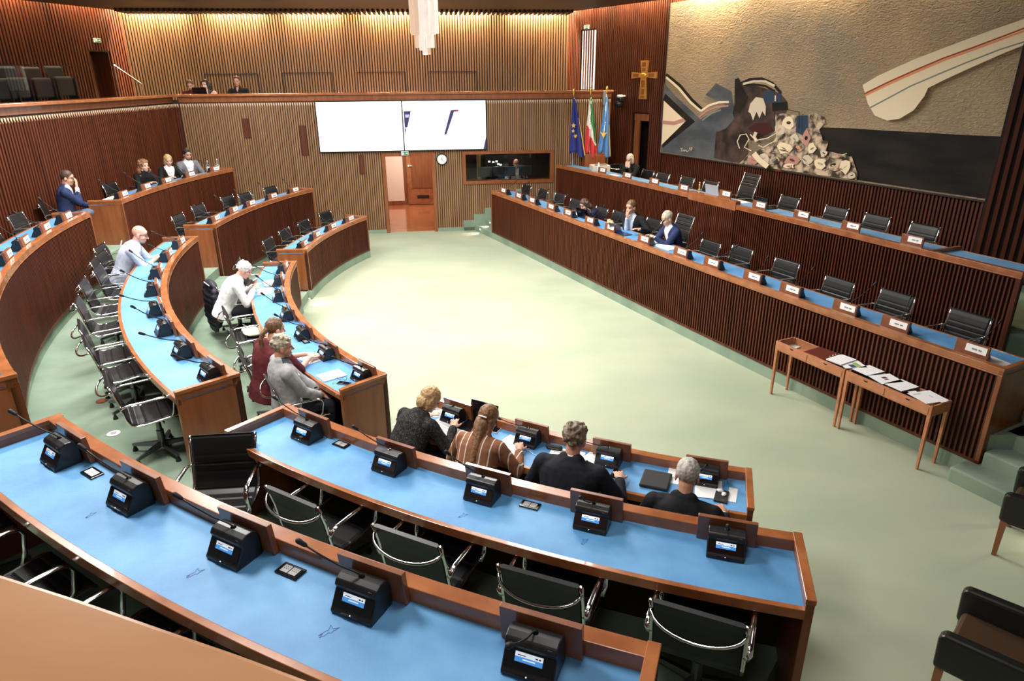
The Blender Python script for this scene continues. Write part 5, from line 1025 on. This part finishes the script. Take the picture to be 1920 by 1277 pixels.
# ---------- two glass-topped tables ----------
def table(pA,pB,pC,pD,label):
    """floor points: front far leg, front near leg, back near leg, back far leg"""
    a=[at(*p,0) for p in(pA,pB)]; t=(a[1]-a[0]); L=t.length; t.normalize(); n=V(-t.y,t.x,0); n=n if n.x>0 else -n
    return a[0],t,n,L
tb0=at(1441,738,0); tb1=at(1719.5,882,0); T=(tb1-tb0).normalized(); TN=V(-T.y,T.x,0); TN=TN if TN.x>0 else -TN; LL=(tb1-tb0).length/2-.01; TD=.325; TZ=.765
TOPC=[]
for k in range(2):
    o=tb0+T*(LL+.02)*k; c=o+T*LL/2+TN*TD/2; rz=math.atan2(T.y,T.x); r=empty('display_table',c,rz,['small cherry wood table with glass top, the one with an open binder','small cherry wood table with glass top, the one covered with white papers'][k],'table','glass-topped tables before the bench'); TOPC.append((c,rz))
    ey=1 if (Matrix.Rotation(rz,3,'Z')@V(0,1,0)).dot(TN)>0 else -1
    X,Y=LL/2,TD/2
    for sx in(-1,1):
        for sy in(-1,1):
            m=MB(); x,y=sx*(X-.02),sy*(Y-.02); x2,y2=sx*(X-.02),sy*(Y-.02); w,w2=.021,.013
            m.hexa([V(x2-w2,y2-w2,0),V(x2+w2,y2-w2,0),V(x2+w2,y2+w2,0),V(x2-w2,y2+w2,0),V(x-w,y-w,TZ),V(x+w,y-w,TZ),V(x+w,y+w,TZ),V(x-w,y+w,TZ)]); m.build('leg',M['cherry'],r,bevel=.003)
    m=MB(); 
    for sy in(-1,1): m.box((0,sy*(Y-.011),TZ-.06),(LL-.04,.02,.12)); m.box((sy*(X-.011),0,TZ-.06),(.02,TD-.04,.12))
    m.build('apron',M['cherry'],r,bevel=.002); m=MB(); m.box((0,0,TZ-.112),(LL-.03,TD-.03,.012)); m.build('tray_bottom',M['cherry'],r)
    for sx in(-1,1): 
        dq=MB(); dq.box((sx*LL*.245,-ey*(Y+.0015),TZ-.06),(LL*.45,.008,.085)); dd=dq.build('drawer',M['cherry'],r,bevel=.002)
        m=MB(); m.rings([[V(sx*LL*.245+.028*math.cos(t),-ey*(Y+.0045+e),TZ-.022+.016*math.sin(t)) for t in [PI+PI*i/10 for i in range(11)]] for e in(0,.003)]); m.build('finger_pull',M['dark'],dd)
    m=MB(); m.box((0,0,TZ-.004),(LL-.045,TD-.045,.006)); m.build('glass_top',M['pane'],r)
def sheet(px,py,z,w,h,rot,label,cat='paper',mt=None,th=.002,group=None,name='paper_sheet',n=1,base=None):
    P=at(px,py,z+th); o=None
    r_=base if base is not None else 0
    if n==1:
        m=MB(); m.box((0,0,-th/2),(w,h,th)); o=m.build(name,mt or M['paper']); o.location=P; o.rotation_euler=(0,0,r_+rot); tag(o,label,cat,group); return o
    o=empty(name,V(P.x,P.y,z),r_+rot,label,cat,group); 
    for i in range(n):
        m=MB(); m.box((rng.uniform(-.012,.012),rng.uniform(-.01,.01),(i+.5)*th),(w,h,th)); ob=m.build('sheet',mt or M['paper'],o); ob.rotation_euler=(0,0,rng.uniform(-.1,.1))
    return o
Rz=math.atan2(T.y,T.x)
def lines(o,w,h,z,rows=6,mt=None,x0=-.4):
    m=MB()
    for i in range(rows): m.box((w*(x0+.38)*.5,h*(.36-.72*i/max(1,rows-1)),z),(w*.7*rng.uniform(.7,1),.004,.0006))
    m.build('printed_lines',mt or M['ink'],o)
# open binder
P=at(1562,668,TZ+.01); r=empty('ring_binder',V(P.x,P.y,TZ),Rz+.08,'open dark red ring binder with white pages on the first table','binder'); brown=mat('binder_brown',(.13,.025,.015),.4)
m=MB(); m.box((-.155,-.01,.004),(.27,.31,.006)); m.box((.16,-.01,.004),(.30,.31,.006)); m.box((0,-.01,.004),(.05,.31,.005)); m.build('cover',brown,r); m=MB(); m.box((.125,-.02,.014),(.205,.29,.014)); m.build('pages',M['paper'],r)
m=MB()
for y in(-.08,-.02,.04,.1): m.tube([V(.012+.02*math.cos(t),y,.012+.018*math.sin(t)) for t in [PI*i/8 for i in range(9)]],.002,6)
m.build('rings',M['chrome'],r)
o=empty('pen',at(1574,664,TZ+.026),Rz+1.2,'dark pen lying on the open binder page','pen'); m=MB(); m.cap(V(-.06,0,0),.004,V(.05,0,0),.004,8); m.cap(V(.05,0,0),.004,V(.066,0,0),.001,8); m.build('barrel',M['dark'],o)
folder=mat('folder_black',(.015,.015,.015),.5)
for k,(px,py,w,h,rt,lab,bk) in enumerate(((1494,648,.13,.19,.1,'white sheet inside the glass tray at the end of the first table',0),(1597,684,.21,.27,-.35,'open booklet with a green and blue printed block, on the tables',1),(1628,695,.21,.28,-.05,'white folder page beside the booklet with coloured blocks',1),(1661,711,.23,.28,-.25,'white page with a small dark emblem on the second table',1),(1690,723,.22,.28,-.05,'white page between the emblem page and the creased sheets',1),(1740,745,.26,.29,-.2,'creased white sheets at the near end of the second table',0))):
    zz=TZ+.002 if k else TZ-.10; P=at(px,py,zz); o=empty('document',V(P.x,P.y,zz),Rz+rt,lab,'document','documents on the tables')
    if bk: m=MB(); m.box((.008,-.004,.001),(w+.02,h+.012,.003)); m.build('folder',folder,o)
    m=MB(); m.box((0,0,.004),(w,h,.004)); m.build('page',M['paper'],o)
    if k==1: 
        m=MB(); m.box((.02,.05,.0065),(.12,.06,.0008)); m.mi(1); m.box((.05,-.02,.0065),(.09,.07,.0008)); m.build('print',[mat('print_green',(.30,.42,.10),.6),mat('print_blue',(.05,.07,.2),.6)],o)
    if k==3: m=MB(); m.box((-.03,.0,.0065),(.04,.06,.0008)); m.box((.015,-.005,.0065),(.03,.05,.0008)); m.build('print',mat('print_maroon',(.10,.035,.04),.6),o)
    if k==5: m=MB(); m.box((.0,.04,.0065),(.05,.008,.0008)); m.build('print',M['ink'],o); m=MB(); m.box((.13,.05,.012),(.06,.08,.002)); m.box((-.12,-.07,.009),(.07,.1,.002)); m.build('loose_corner',M['paper'],o)
# ---------- leather armchairs ----------
def armchair(P,d,label):
    r=empty('leather_armchair',P,yaw(d),label,'armchair','leather armchairs'); W=.305
    m=MB(); m.box((0,.02,.43),(.50,.54,.09)); m.build('seat_cushion',mat('brown_hide',(.055,.03,.016),.4),r,bevel=.03)
    m=MB(); m.ext([(-.34,.36),(-.24,.36),(-.27,.80),(-.30,.83),(-.36,.80)],-W,W); m.build('backrest',M['leather2'],r,bevel=.025)
    for s in(-1,1): m=MB(); m.ext([(-.27,.37),(.32,.37),(.33,.61),(.30,.64),(-.27,.66)],s*(W-.02)-.045,s*(W-.02)+.045); m.build('armrest',M['leather2'],r,bevel=.025)
    m=MB(); m.box((0,0,.37),(.56,.56,.06)); m.build('seat_frame',M['leather2'],r)
    for sx in(-1,1):
        for sy in(-1,1): m=MB(); x,y=sx*.285,(.28 if sy>0 else -.28); m.hexa([V(x-.018,y-.018,0),V(x+.018,y-.018,0),V(x+.018,y+.018,0),V(x-.018,y+.018,0),V(x-.026,y-.026,.37),V(x+.026,y-.026,.37),V(x+.026,y+.026,.37),V(x-.026,y+.026,.37)]); m.build('leg',M['endp'],r,bevel=.003)
    return r
armchair(V(3.20,3.35,0),V(-.7,.7,0).normalized(),'dark leather armchair with wooden legs on the open carpet, beyond the desk ends')
armchair(V(4.68,4.90,0),V(-.7,.7,0).normalized(),'dark leather armchair partly cut off, beside the carpeted steps')
# ---------- floor discs, step lamps, bin ----------
for k,(px,py,c) in enumerate(((213,813,0),(191,752,1),(216,657,1))):
    P=at(px,py,L2+.002); o=empty('floor_outlet',P,0,['white round floor outlet in the green carpet under the chairs','brown round floor outlet between two chair bases','dark round floor outlet further along under the chairs'][k],'floor outlet','round floor outlets'); m=MB(); m.lathe([(.062,0),(.062,.004),(.05,.006)],(0,0,0),24); m.build('cover',M['white'] if c==0 else M['endp'],o); m=MB(); m.lathe([(.03,.005),(.03,.008),(.01,.008)],(0,0,0),16); m.build('lid',M['grey'] if c==0 else M['rim'],o)
P=at(333,775,L2); o=empty('waste_bin',V(P.x,P.y,L2),0,'black waste bin under the desk end, behind the turned chair','bin'); m=MB(); m.lathe([(.085,0),(.11,.30),(.118,.30),(.118,.31),(.105,.31),(.08,.01)],(0,0,0),20); m.build('bucket',M['black'],o,smooth=False)
LAMPS=[]
def steplamp(P,d,label):
    r=empty('step_lamp',P,yaw(d),label,'lamp','step lamps'); m=MB(); m.rings([[V(q*math.cos(t),y,q*math.sin(t)) for t in [2*PI*k/14 for k in range(14)]] for q,y in((.028,0),(.028,.012),(.02,.014))]); m.build('housing',M['chrome'],r); m=MB(); m.ball((0,.014,0),(.017,.006,.017)); m.build('bulb',mat('step_bulb',(1,.9,.7),.3,emit=(1,.9,.72),es=12),r)
    l=bpy.data.lights.new('step_spot','SPOT'); l.energy=14; l.color=(1,.88,.68); l.spot_size=1.7; l.spot_blend=.8; l.shadow_soft_size=.02; lo=bpy.data.objects.new('step_spot',l); C.objects.link(lo); lo.parent=r; lo.location=(0,.03,.0); lo.rotation_euler=(math.radians(52),0,0)
P=at(890,440,.09); steplamp(s0+tA*.75-dA*.035+V(0,0,.10),-dA,'small step lamp on the first stair beside the bench'); steplamp(s0+tA*.70+dA*.243+V(0,0,.265),-dA,'small step lamp on the second stair beside the bench')
c,R,a0,a1=BLK['C1']; a=math.radians(184.6); steplamp(V(c[0]+(R-.05)*math.cos(a),c[1]+(R-.05)*math.sin(a),.10),V(-math.cos(a),-math.sin(a),0),'small step lamp at the foot of the aisle between the curved blocks')
for i,(t_) in enumerate((1.0,)): steplamp(sE+dB*(-.345)+tB*t_+V(0,0,.10),-dB,'small step lamp on the stair behind the cut-off armchair'); steplamp(sE+dB*(-.045)+tB*(.9)+V(0,0,.265),-dB,'small step lamp on the upper stair at the near end of the bench')
# ---------- things on the desks ----------
def deskrz(b,P): _,n=onpath(PATH[b],P); return yaw(-n)
def put(px,py,b): 
    z={'D1':ZD1-.05,'D2':ZD2-.05}.get(b) or ZT[b[1]]-.075; P=at(px,py,z+.001); Q,n=onpath(PATH[b],P); d=(V(P.x,P.y,0)-Q).dot(n); dm=(.6 if b[0]=='D' else .535); q=Q+n*max(.13,min(dm-.13,d)) if b[0] in 'CD' else Q+n*max(.1,min(dm-.06,d)); P=V(q.x,q.y,z+.001); return P,deskrz(b,P)
def paper(px,py,b,w,h,rot,label,n=1,th=.002,mt=None,ln=0):
    P,rz=put(px,py,b); o=empty('paper_sheet',P,rz+rot,label,'paper','papers on the desks')
    for i in range(n): m=MB(); m.box((rng.uniform(-.01,.01)*(n>1),rng.uniform(-.01,.01)*(n>1),(i+.5)*th),(w,h,th)); q=m.build('sheet',mt or M['paper'],o); q.rotation_euler=(0,0,rng.uniform(-.12,.12)*(n>1))
    if ln: lines(o,w,h,n*th+.0006,ln)
    return o
paper(826,760,'A1',.21,.30,.5,'white sheet by the blond woman, next to the first terminal'); paper(846,800,'A1',.40,.28,-.15,'white sheets under the hands of the blond woman',3,ln=6)
paper(753,790,'A1',.10,.2,.2,'white sheet peeking out at the aisle end of the front desk')
paper(960,836,'A1',.25,.30,-.2,'white notes beside the hand of the woman in stripes',2,ln=7); paper(1062,855,'A1',.30,.21,.15,'white sheet beside the glasses case',2,ln=5); paper(1112,868,'A1',.22,.28,-.35,'white sheet under the right hand of the man in a dark suit'.replace(' right',''),2,ln=6)
paper(1330,918,'A1',.21,.27,.05,'white sheet beside the silver-haired man',2,ln=0); paper(1268,893,'A1',.14,.24,.05,'white sheet half hidden by the silver-haired man'); paper(1373,928,'A1',.07,.20,-.08,'narrow white strip of paper by the blue pen')
def laptop(px,py,b,rot,label,mt,open_=110,s=1,flip=False,zoff=0):
    P,rz=put(px,py,b); o=empty('laptop',P,rz+rot,label,'laptop','laptops'); m=MB(); m.box((0,0,.007),(.31*s,.21*s,.014)); m.build('keyboard_base',mt,o,bevel=.003)
    a=math.radians(open_-90); m=MB(); m.ext([(.10*s,.012),(.107*s,.012),(.107*s+.20*s*math.sin(a),.012+.20*s*math.cos(a)),(.10*s+.20*s*math.sin(a),.012+.20*s*math.cos(a))],-.155*s,.155*s); m.build('lid',mt,o)
    return o
laptop(893,803,'A1',0,'open black laptop in front of the woman in stripes',M['dark'],104,1.0)
laptop(1098,408,'D1',0.1,'open black laptop in front of the dark-haired woman',M['dark'],100)
laptop(1166,439,'D1',.1,'open navy laptop in front of the man in an open jacket',mat('laptop_navy',(.02,.035,.09),.3),112,1.1)
laptop(1363,366,'D2',.1,'open silver laptop standing on the raised middle of the upper bench',mat('laptop_silver',(.55,.53,.52),.35,.3),104,1.15); laptop(1438,390,'D2',0,'open black laptop beside the tall chair on the upper bench',M['dark'],108,1.0)
def phone(px,py,b,rot,label,w=.072,h=.15,mt=None):
    P,rz=put(px,py,b); o=empty('mobile_phone',P,rz+rot,label,'phone','phones'); m=MB(); m.box((0,0,.004),(w,h,.008)); m.build('case',mt or M['black'],o,bevel=.003); m=MB(); m.box((0,0,.0083),(w-.008,h-.01,.001)); m.build('screen',M['dark'],o)
phone(1153,890,'A1',.0,'smartphone with dark screen beside the man in a dark suit',mt=M['grey']); phone(645,719,'B1',-1.1,'black smartphone on the desk end of the man in a grey blazer')
phone(948,793,'A1',.1,'white phone or card box in front of the woman in stripes'.replace('phone or card box','slim phone case'),.07,.1,M['white'])
P,rz=put(1229,903,'A1'); o=empty('tablet_case',P,rz,'black zipped tablet case between the two men in dark suits','case'); m=MB(); m.box((0,0,.016),(.23,.25,.03)); m.build('shell',M['bag'],o,bevel=.012); m=MB(); m.tube([V(-.115,.125,.016),V(.115,.125,.016)],.003,6); m.build('zip',M['grey'],o)
P,rz=put(1039,843,'A1'); o=empty('glasses_case',P,rz+.1,'black glasses case beside the man with curly hair','glasses case'); m=MB(); m.cap(V(-.055,0,.024),.024,V(.055,0,.024),.024,12); m.build('shell',M['bag'],o,smooth=True); m=MB(); m.box((0,-.024,.024),(.1,.003,.002)); m.build('seam',M['grey'],o)
def specs(px,py,b,rot,label,mt):
    P,rz=put(px,py,b); o=empty('eyeglasses',P,rz+rot,label,'glasses','glasses on the desks'); m=MB()
    for s in(-1,1): m.tube([V(s*.032+.025*math.cos(a),.0,.02+.018*math.sin(a)) for a in [2*PI*i/14 for i in range(14)]],.0025,6,closed=True)
    m.tube([V(-.007,0,.022),V(.007,0,.022)],.002,6); m.build('frame',mt,o)
    for s in(-1,1): m=MB(); m.tube([V(s*.057,0,.024),V(s*.062,-.06,.022),V(s*.05,-.13,.006)],.002,6); m.build('temple',mt,o)
specs(980,829,'A1',2.9,'dark glasses lying in front of the second terminal of the front desk',M['rubber']); specs(642,712,'B1',.6,'teal glasses beside the white notebook of the man in a blazer',mat('teal',(.02,.10,.14),.4)); specs(519,541,'B1',.4,'dark glasses on the papers of the white-haired man',M['rubber'])
P,rz=put(985,848,'A1'); o=empty('earphones',P,rz,'white wired earphones on the blue desk top','earphones'); m=MB(); m.tube([V(-.16,.05,.004),V(-.09,.06,.004),V(-.03,.04,.004),V(.03,.03,.004),V(.08,0,.004),V(.13,-.01,.004)],.0022,6); m.tube([V(-.03,.04,.004),V(.0,.06,.004),V(.02,.075,.004)],.002,6); m.build('cable',M['white'],o); m=MB(); m.ball((.14,-.01,.008),.008); m.ball((.028,.08,.008),.008); m.build('ear_buds',M['white'],o,smooth=True)
def pen(px,py,b,rot,label,mt): 
    P,rz=put(px,py,b); o=empty('pen',P,rz+rot,label,'pen','pens'); m=MB(); m.cap(V(0,-.065,.006),.0045,V(0,.06,.006),.0045,8); m.build('barrel',mt,o,smooth=True); m=MB(); m.box((.004,.04,.011),(.003,.04,.002)); m.build('clip',M['chrome'],o)
pen(1364,911,'A1',.1,'light blue pen standing out beside the black notebook',mat('pen_blue',(.05,.35,.7),.35)); pen(868,800,'A1',-.9,'dark pen held near the papers of the blond woman',M['black'])
P,rz=put(1352,932,'A1'); o=empty('black_notebook',P,rz-.1,'small black leather notebook with tissues on it','notebook'); m=MB(); m.box((0,0,.008),(.10,.17,.014)); m.build('cover',M['bag'],o,bevel=.003); m=MB(); m.ball((-.02,.06,.02),(.03,.02,.012),None,7,5); m.ball((.015,.02,.02),(.02,.03,.010),None,7,5); m.build('tissues',M['white'],o); m=MB(); m.box((.015,-.06,.0155),(.03,.008,.001)); m.build('gold_mark',M['gold'],o)
# side block
paper(582,672,'B1',.30,.21,.2,'white sheet under the hands of the man with the ponytail',2,ln=5)
P,rz=put(622,705,'B1'); o=empty('white_notebook',P,rz-.05,'closed white notebook on the desk of the man in a grey blazer','notebook'); m=MB(); m.box((0,0,.006),(.22,.27,.012)); m.build('cover',M['white'],o,bevel=.002); m=MB(); m.box((.0,0,.0045),(.214,.264,.008)); m.build('pages',M['paper'],o)
paper(508,533,'B1',.28,.20,.2,'thick stack of white papers before the white-haired man',6,.006,ln=3); paper(497,546,'B1',.34,.21,.0,'spread sheets under the elbow of the white-haired man',3,ln=6); paper(526,528,'B1',.1,.2,.3,'small white sheet standing by the terminal past the paper stack')
P,rz=put(472,532,'B1'); o=empty('mobile_phone',P+V(0,0,.085),rz+.2,'light blue phone held by the white-haired man','phone','phones'); m=MB(); m.box((0,0,0),(.075,.15,.009)); m.build('case',mat('phone_blue',(.25,.42,.75),.3),o,bevel=.003); o.rotation_euler=(math.radians(25),0,rz+.2)
P,rz=put(299,487,'B2'); phone(299,488,'B2',.3,'smartphone under the fingers of the bald man')
# coats and clothes on chairs
def cloth_on(loc,rz,label,mt,kind,name='coat'):
    o=empty(name,loc,rz,label,'coat' if name=='coat' else 'clothes'); m=MB()
    if kind=='coat':
        m.ball((0,-.345,.80),(.26,.075,.12),None,14,10); m.ball((0,-.39,.55),(.27,.07,.26),None,14,10); m.ball((0,-.40,.30),(.28,.065,.24),None,14,10); m.ball((-.23,-.37,.60),(.07,.07,.24),None,10,8); m.ball((.23,-.37,.60),(.07,.07,.24),None,10,8); m.ball((-.22,-.38,.36),(.08,.08,.18)); m.ball((.22,-.38,.36),(.08,.08,.18))
        vf=remesh(m,.014,2,None,lambda p:.012*abs(math.sin(p.z*38))-.006+.006*noise.noise(p*12)); emit('quilted_body',vf,mt,o); m=MB(); m.tube([V(-.14,-.40,.86),V(-.05,-.425,.885),V(.06,-.425,.885),V(.14,-.40,.86)],.008,6,.5); m.build('label_tape',M['white'],o)
    else:
        m.ball((0,.02,.485),(.17,.15,.035)); m.ball((.08,.06,.50),(.12,.10,.03)); m.ball((-.10,-.03,.50),(.1,.12,.03)); m.ball((.0,.12,.47),(.15,.06,.03)); emit('folds',remesh(m,.012,2,None,lambda p:.014*noise.noise(p*17)),mt,o)
    return o
o=WHO; cloth_on(o,WHY,'black quilted coat hung over a chair behind the white-haired man',M['navy'],'coat')
o,d=chair_px(418,582,'B1'); cloth_on(o,yaw(d),'crumpled cream sweater lying on a chair seat',fab('cream_knit',(.62,.60,.48)),'fold','folded_sweater')
o,d=chair_px(424,540,'B1'); g_=cloth_on(o,yaw(d),'crumpled grey garment on the chair past the cream sweater',fab('grey_knit',(.10,.11,.10)),'fold','folded_jacket')
o,d=chair_px(445,489,'B1',6); inst(CHAIR,o,yaw(d),'black office chair showing behind the shoulder of the white-haired man','chair','ribbed office chairs')
_a=math.radians(190.9); _d=V(math.cos(_a),math.sin(_a),0); o=V(4.62,12.85,L2)+_d*(10.15+.98); d=-_d; inst(CHAIR,o,yaw(d),'black office chair with a handbag, beyond the bald man','chair','ribbed office chairs')
r=empty('handbag',o,yaw(d),'black handbag with a pale strap on the chair beyond the bald man','bag'); m=MB(); m.ball((0,.02,.60),(.17,.11,.15),None,14,10); m.box((0,.02,.53),(.28,.18,.14)); emit('bag_body',remesh(m,.014,3),M['bag'],r); m=MB(); m.tube([V(-.12,.02,.70),V(-.09,.02,.86),V(0,.02,.92),V(.09,.02,.86),V(.12,.02,.70)],.011,8,.5); m.build('strap',M['grey'],r,smooth=True)
# corner row
for px,py,b,lab in((419,309,'C3','green glass water bottle at the far end of the corner row'),(338,322,'C3','green glass water bottle between the blond woman and the young man')):
    P,rz=put(px,py,b); o=empty('water_bottle',P,0,lab,'bottle','water bottles'); m=MB(); m.lathe([(.036,0),(.038,.02),(.038,.15),(.014,.21),(.013,.26)],(0,0,0),14); m.build('bottle_body',M['bottle'],o,smooth=True); m=MB(); m.lathe([(.038,.05),(.0385,.052),(.0385,.12),(.038,.122)],(0,0,0),14); m.build('bottle_label',M['white'],o); m=MB(); m.lathe([(.015,.255),(.015,.275)],(0,0,0),10); m.build('bottle_cap',M['white'],o)
paper(345,329,'C3',.2,.28,.2,'white sheets in front of the blond woman in the corner',2); paper(290,342,'C3',.22,.28,.1,'white sheet under the hands of the curly-haired woman'); paper(383,321,'C3',.25,.2,.1,'white sheet at the empty place beside the young man'); paper(204,371,'C3',.4,.25,.0,'white sheets at the empty end of the corner row',2)
P,rz=put(340,331,'C3'); o=empty('paper_cup',P,0,'white paper cup beside the blond woman in the corner','cup'); m=MB(); m.lathe([(.028,0),(.036,.09),(.038,.092),(.033,.09),(.026,.006)],(0,0,0),14); m.build('cup_body',M['white'],o)
P,rz=put(206,363,'C3'); 
# straight benches
paper(1071,402,'D1',.25,.3,.1,'white papers beside the laptop of the dark-haired woman',2); paper(1225,453,'D1',.25,.32,.1,'white sheet held by the man in a navy blazer',2,ln=5); paper(1248,463,'D1',.45,.25,.0,'spread white papers in front of the man in a navy blazer',3); paper(1866,679,'D1',.3,.22,-.2,'single white sheet at the stair end of the lower bench')
P,rz=put(1145,423,'D1'); o=empty('paper_bag',P,rz,'beige crumpled paper bag between the woman and the men','bag'); m=MB(); m.ball((0,0,.05),(.09,.07,.05)); m.ball((.03,.02,.09),(.05,.04,.04)); emit('bag_body',remesh(m,.01,1,None,lambda p:.018*noise.noise(p*22)),mat('kraft',(.55,.40,.22),.8),o)
P,rz=put(1122,322,'D2'); o=empty('water_bottle',P,0,'white plastic bottle beside the beige printer','bottle','water bottles'); m=MB(); m.lathe([(.035,0),(.036,.02),(.036,.14),(.018,.19),(.018,.2)],(0,0,0),14); m.build('bottle_body',mat('white_plastic',(.75,.77,.8),.3),o,smooth=True); m=MB(); m.lathe([(.019,.2),(.019,.225)],(0,0,0),10); m.build('bottle_cap',M['white'],o)
P,rz=put(1311,357,'D2'); P.z=ZD2+.06; P=at(1311,357,ZD2+.06); o=empty('statuette',P,rz,'small golden statuette on the raised part of the upper bench','statuette'); m=MB(); m.lathe([(.025,0),(.025,.015),(.010,.03),(.018,.09),(.012,.13)],(0,0,0),12); m.build('figure',M['gold'],o,smooth=True); m=MB(); m.ball((0,0,.15),.018); m.build('figure_head',M['gold'],o,smooth=True)
paper(1150,329,'D2',.3,.2,0,'white sheets beside the plastic bottle on the upper bench',2); paper(1394,378,'D2',.3,.2,0,'blue folder and sheet before the tall chair'.replace('blue folder and sheet','white sheet'),1)
# ---------- lights ----------
def area(name,loc,rot,sx,sy,en,col,shape='RECTANGLE'):
    l=bpy.data.lights.new(name,'AREA'); l.energy=en; l.color=col; l.shape=shape; l.size=sx; l.size_y=sy; o=bpy.data.objects.new(name,l); C.objects.link(o); o.location=loc; o.rotation_euler=rot; return o
def area_dir(name,loc,d,tang,sx,sy,en,col):
    z=-d.normalized(); x=(tang-z*tang.dot(z)).normalized(); y=z.cross(x); o=area(name,loc,(0,0,0),sx,sy,en,col); o.matrix_world=Matrix.Translation(loc)@Matrix((x,y,z)).transposed().to_4x4(); return o
WARM=(1,.76,.47); NEU=(1,.955,.90)
# cove lamps washing the upper walls
k=(gr-gc).length; n=6
for i in range(n): area_dir('cove_lamp',gc+(gr-gc)*((i+.5)/n)-FN*.15+V(0,0,5.88),V(0,0,-1)+FN*.35,FD,k/n*.72,.06,320,WARM)
for i in range(4): area_dir('cove_lamp',gc+gdir*(1.2+2.3*i)-gn*.20+V(0,0,5.98),V(0,0,-1)+gn*.3,gdir,1.9,.06,85,WARM)
lw=(cw1-cw0).length
for i in range(2): area_dir('cove_lamp',cw0+CWD*lw*(i+.5)/2-CWN*.18+V(0,0,5.98),V(0,0,-1)+CWN*.3,CWD,lw*.42,.06,110,WARM)
lp=(e2-cw1).length
for i in range(3): area_dir('cove_lamp',cw1+WD*lp*(i+.5)/3-WN*.2+V(0,0,5.98),V(0,0,-1)+WN*.3,WD,lp*.28,.06,[210,120,50][i],WARM)
# recessed ceiling lamps over the open floor and the benches; the last is an unseen fill added to brighten the near rail
for (x,y,e,s) in ((-.4,10.6,380,1.6),(.6,8.6,125,1.4),(-4.3,9.2,290,1.4),(-1.6,14.8,240,1.4),(1.2,12.8,130,1.4),(-5.8,11.6,330,1.4),(3.0,4.6,10,1.2),(-2.8,4.6,240,1.4),(-5.6,6.6,210,1.2),(-6.2,16.0,150,1.2),(0.2,2.6,60,1.2),(-.7,-.5,28,1.0)):
    area('ceiling_or_fill_lamp',(x,y,CZ-.03),(0,0,0),s,s,e,NEU,'DISK')
area('corridor_lamp',fpt((dL+dR)/2,2.6,2.6),(0,0,0),1.2,1.2,190,(1,.86,.76)); area('booth_lamp',fpt((bL+bR)/2,2.2,1.3),(0,0,0),.8,.4,14,(1,.85,.7))
w=bpy.data.worlds.new('World'); bpy.context.scene.world=w; w.use_nodes=True; w.node_tree.nodes['Background'].inputs[0].default_value=(1,.93,.86,1); w.node_tree.nodes['Background'].inputs[1].default_value=.12
# ---------- camera ----------
cd=bpy.data.cameras.new('Camera'); co=bpy.data.objects.new('Camera',cd); C.objects.link(co); cd.sensor_fit='HORIZONTAL'; cd.sensor_width=36; cd.lens=F/1920*36; cd.clip_start=.03; cd.clip_end=100
Mx=Matrix((_R,_U,-_f)).transposed().to_4x4(); co.matrix_world=Matrix.Translation(V(0,0,HC))@Mx
sc=bpy.context.scene; sc.camera=co; vs_=sc.view_settings; vs_.view_transform='Standard'; vs_.look='None'; vs_.gamma=1; vs_.exposure=0.0
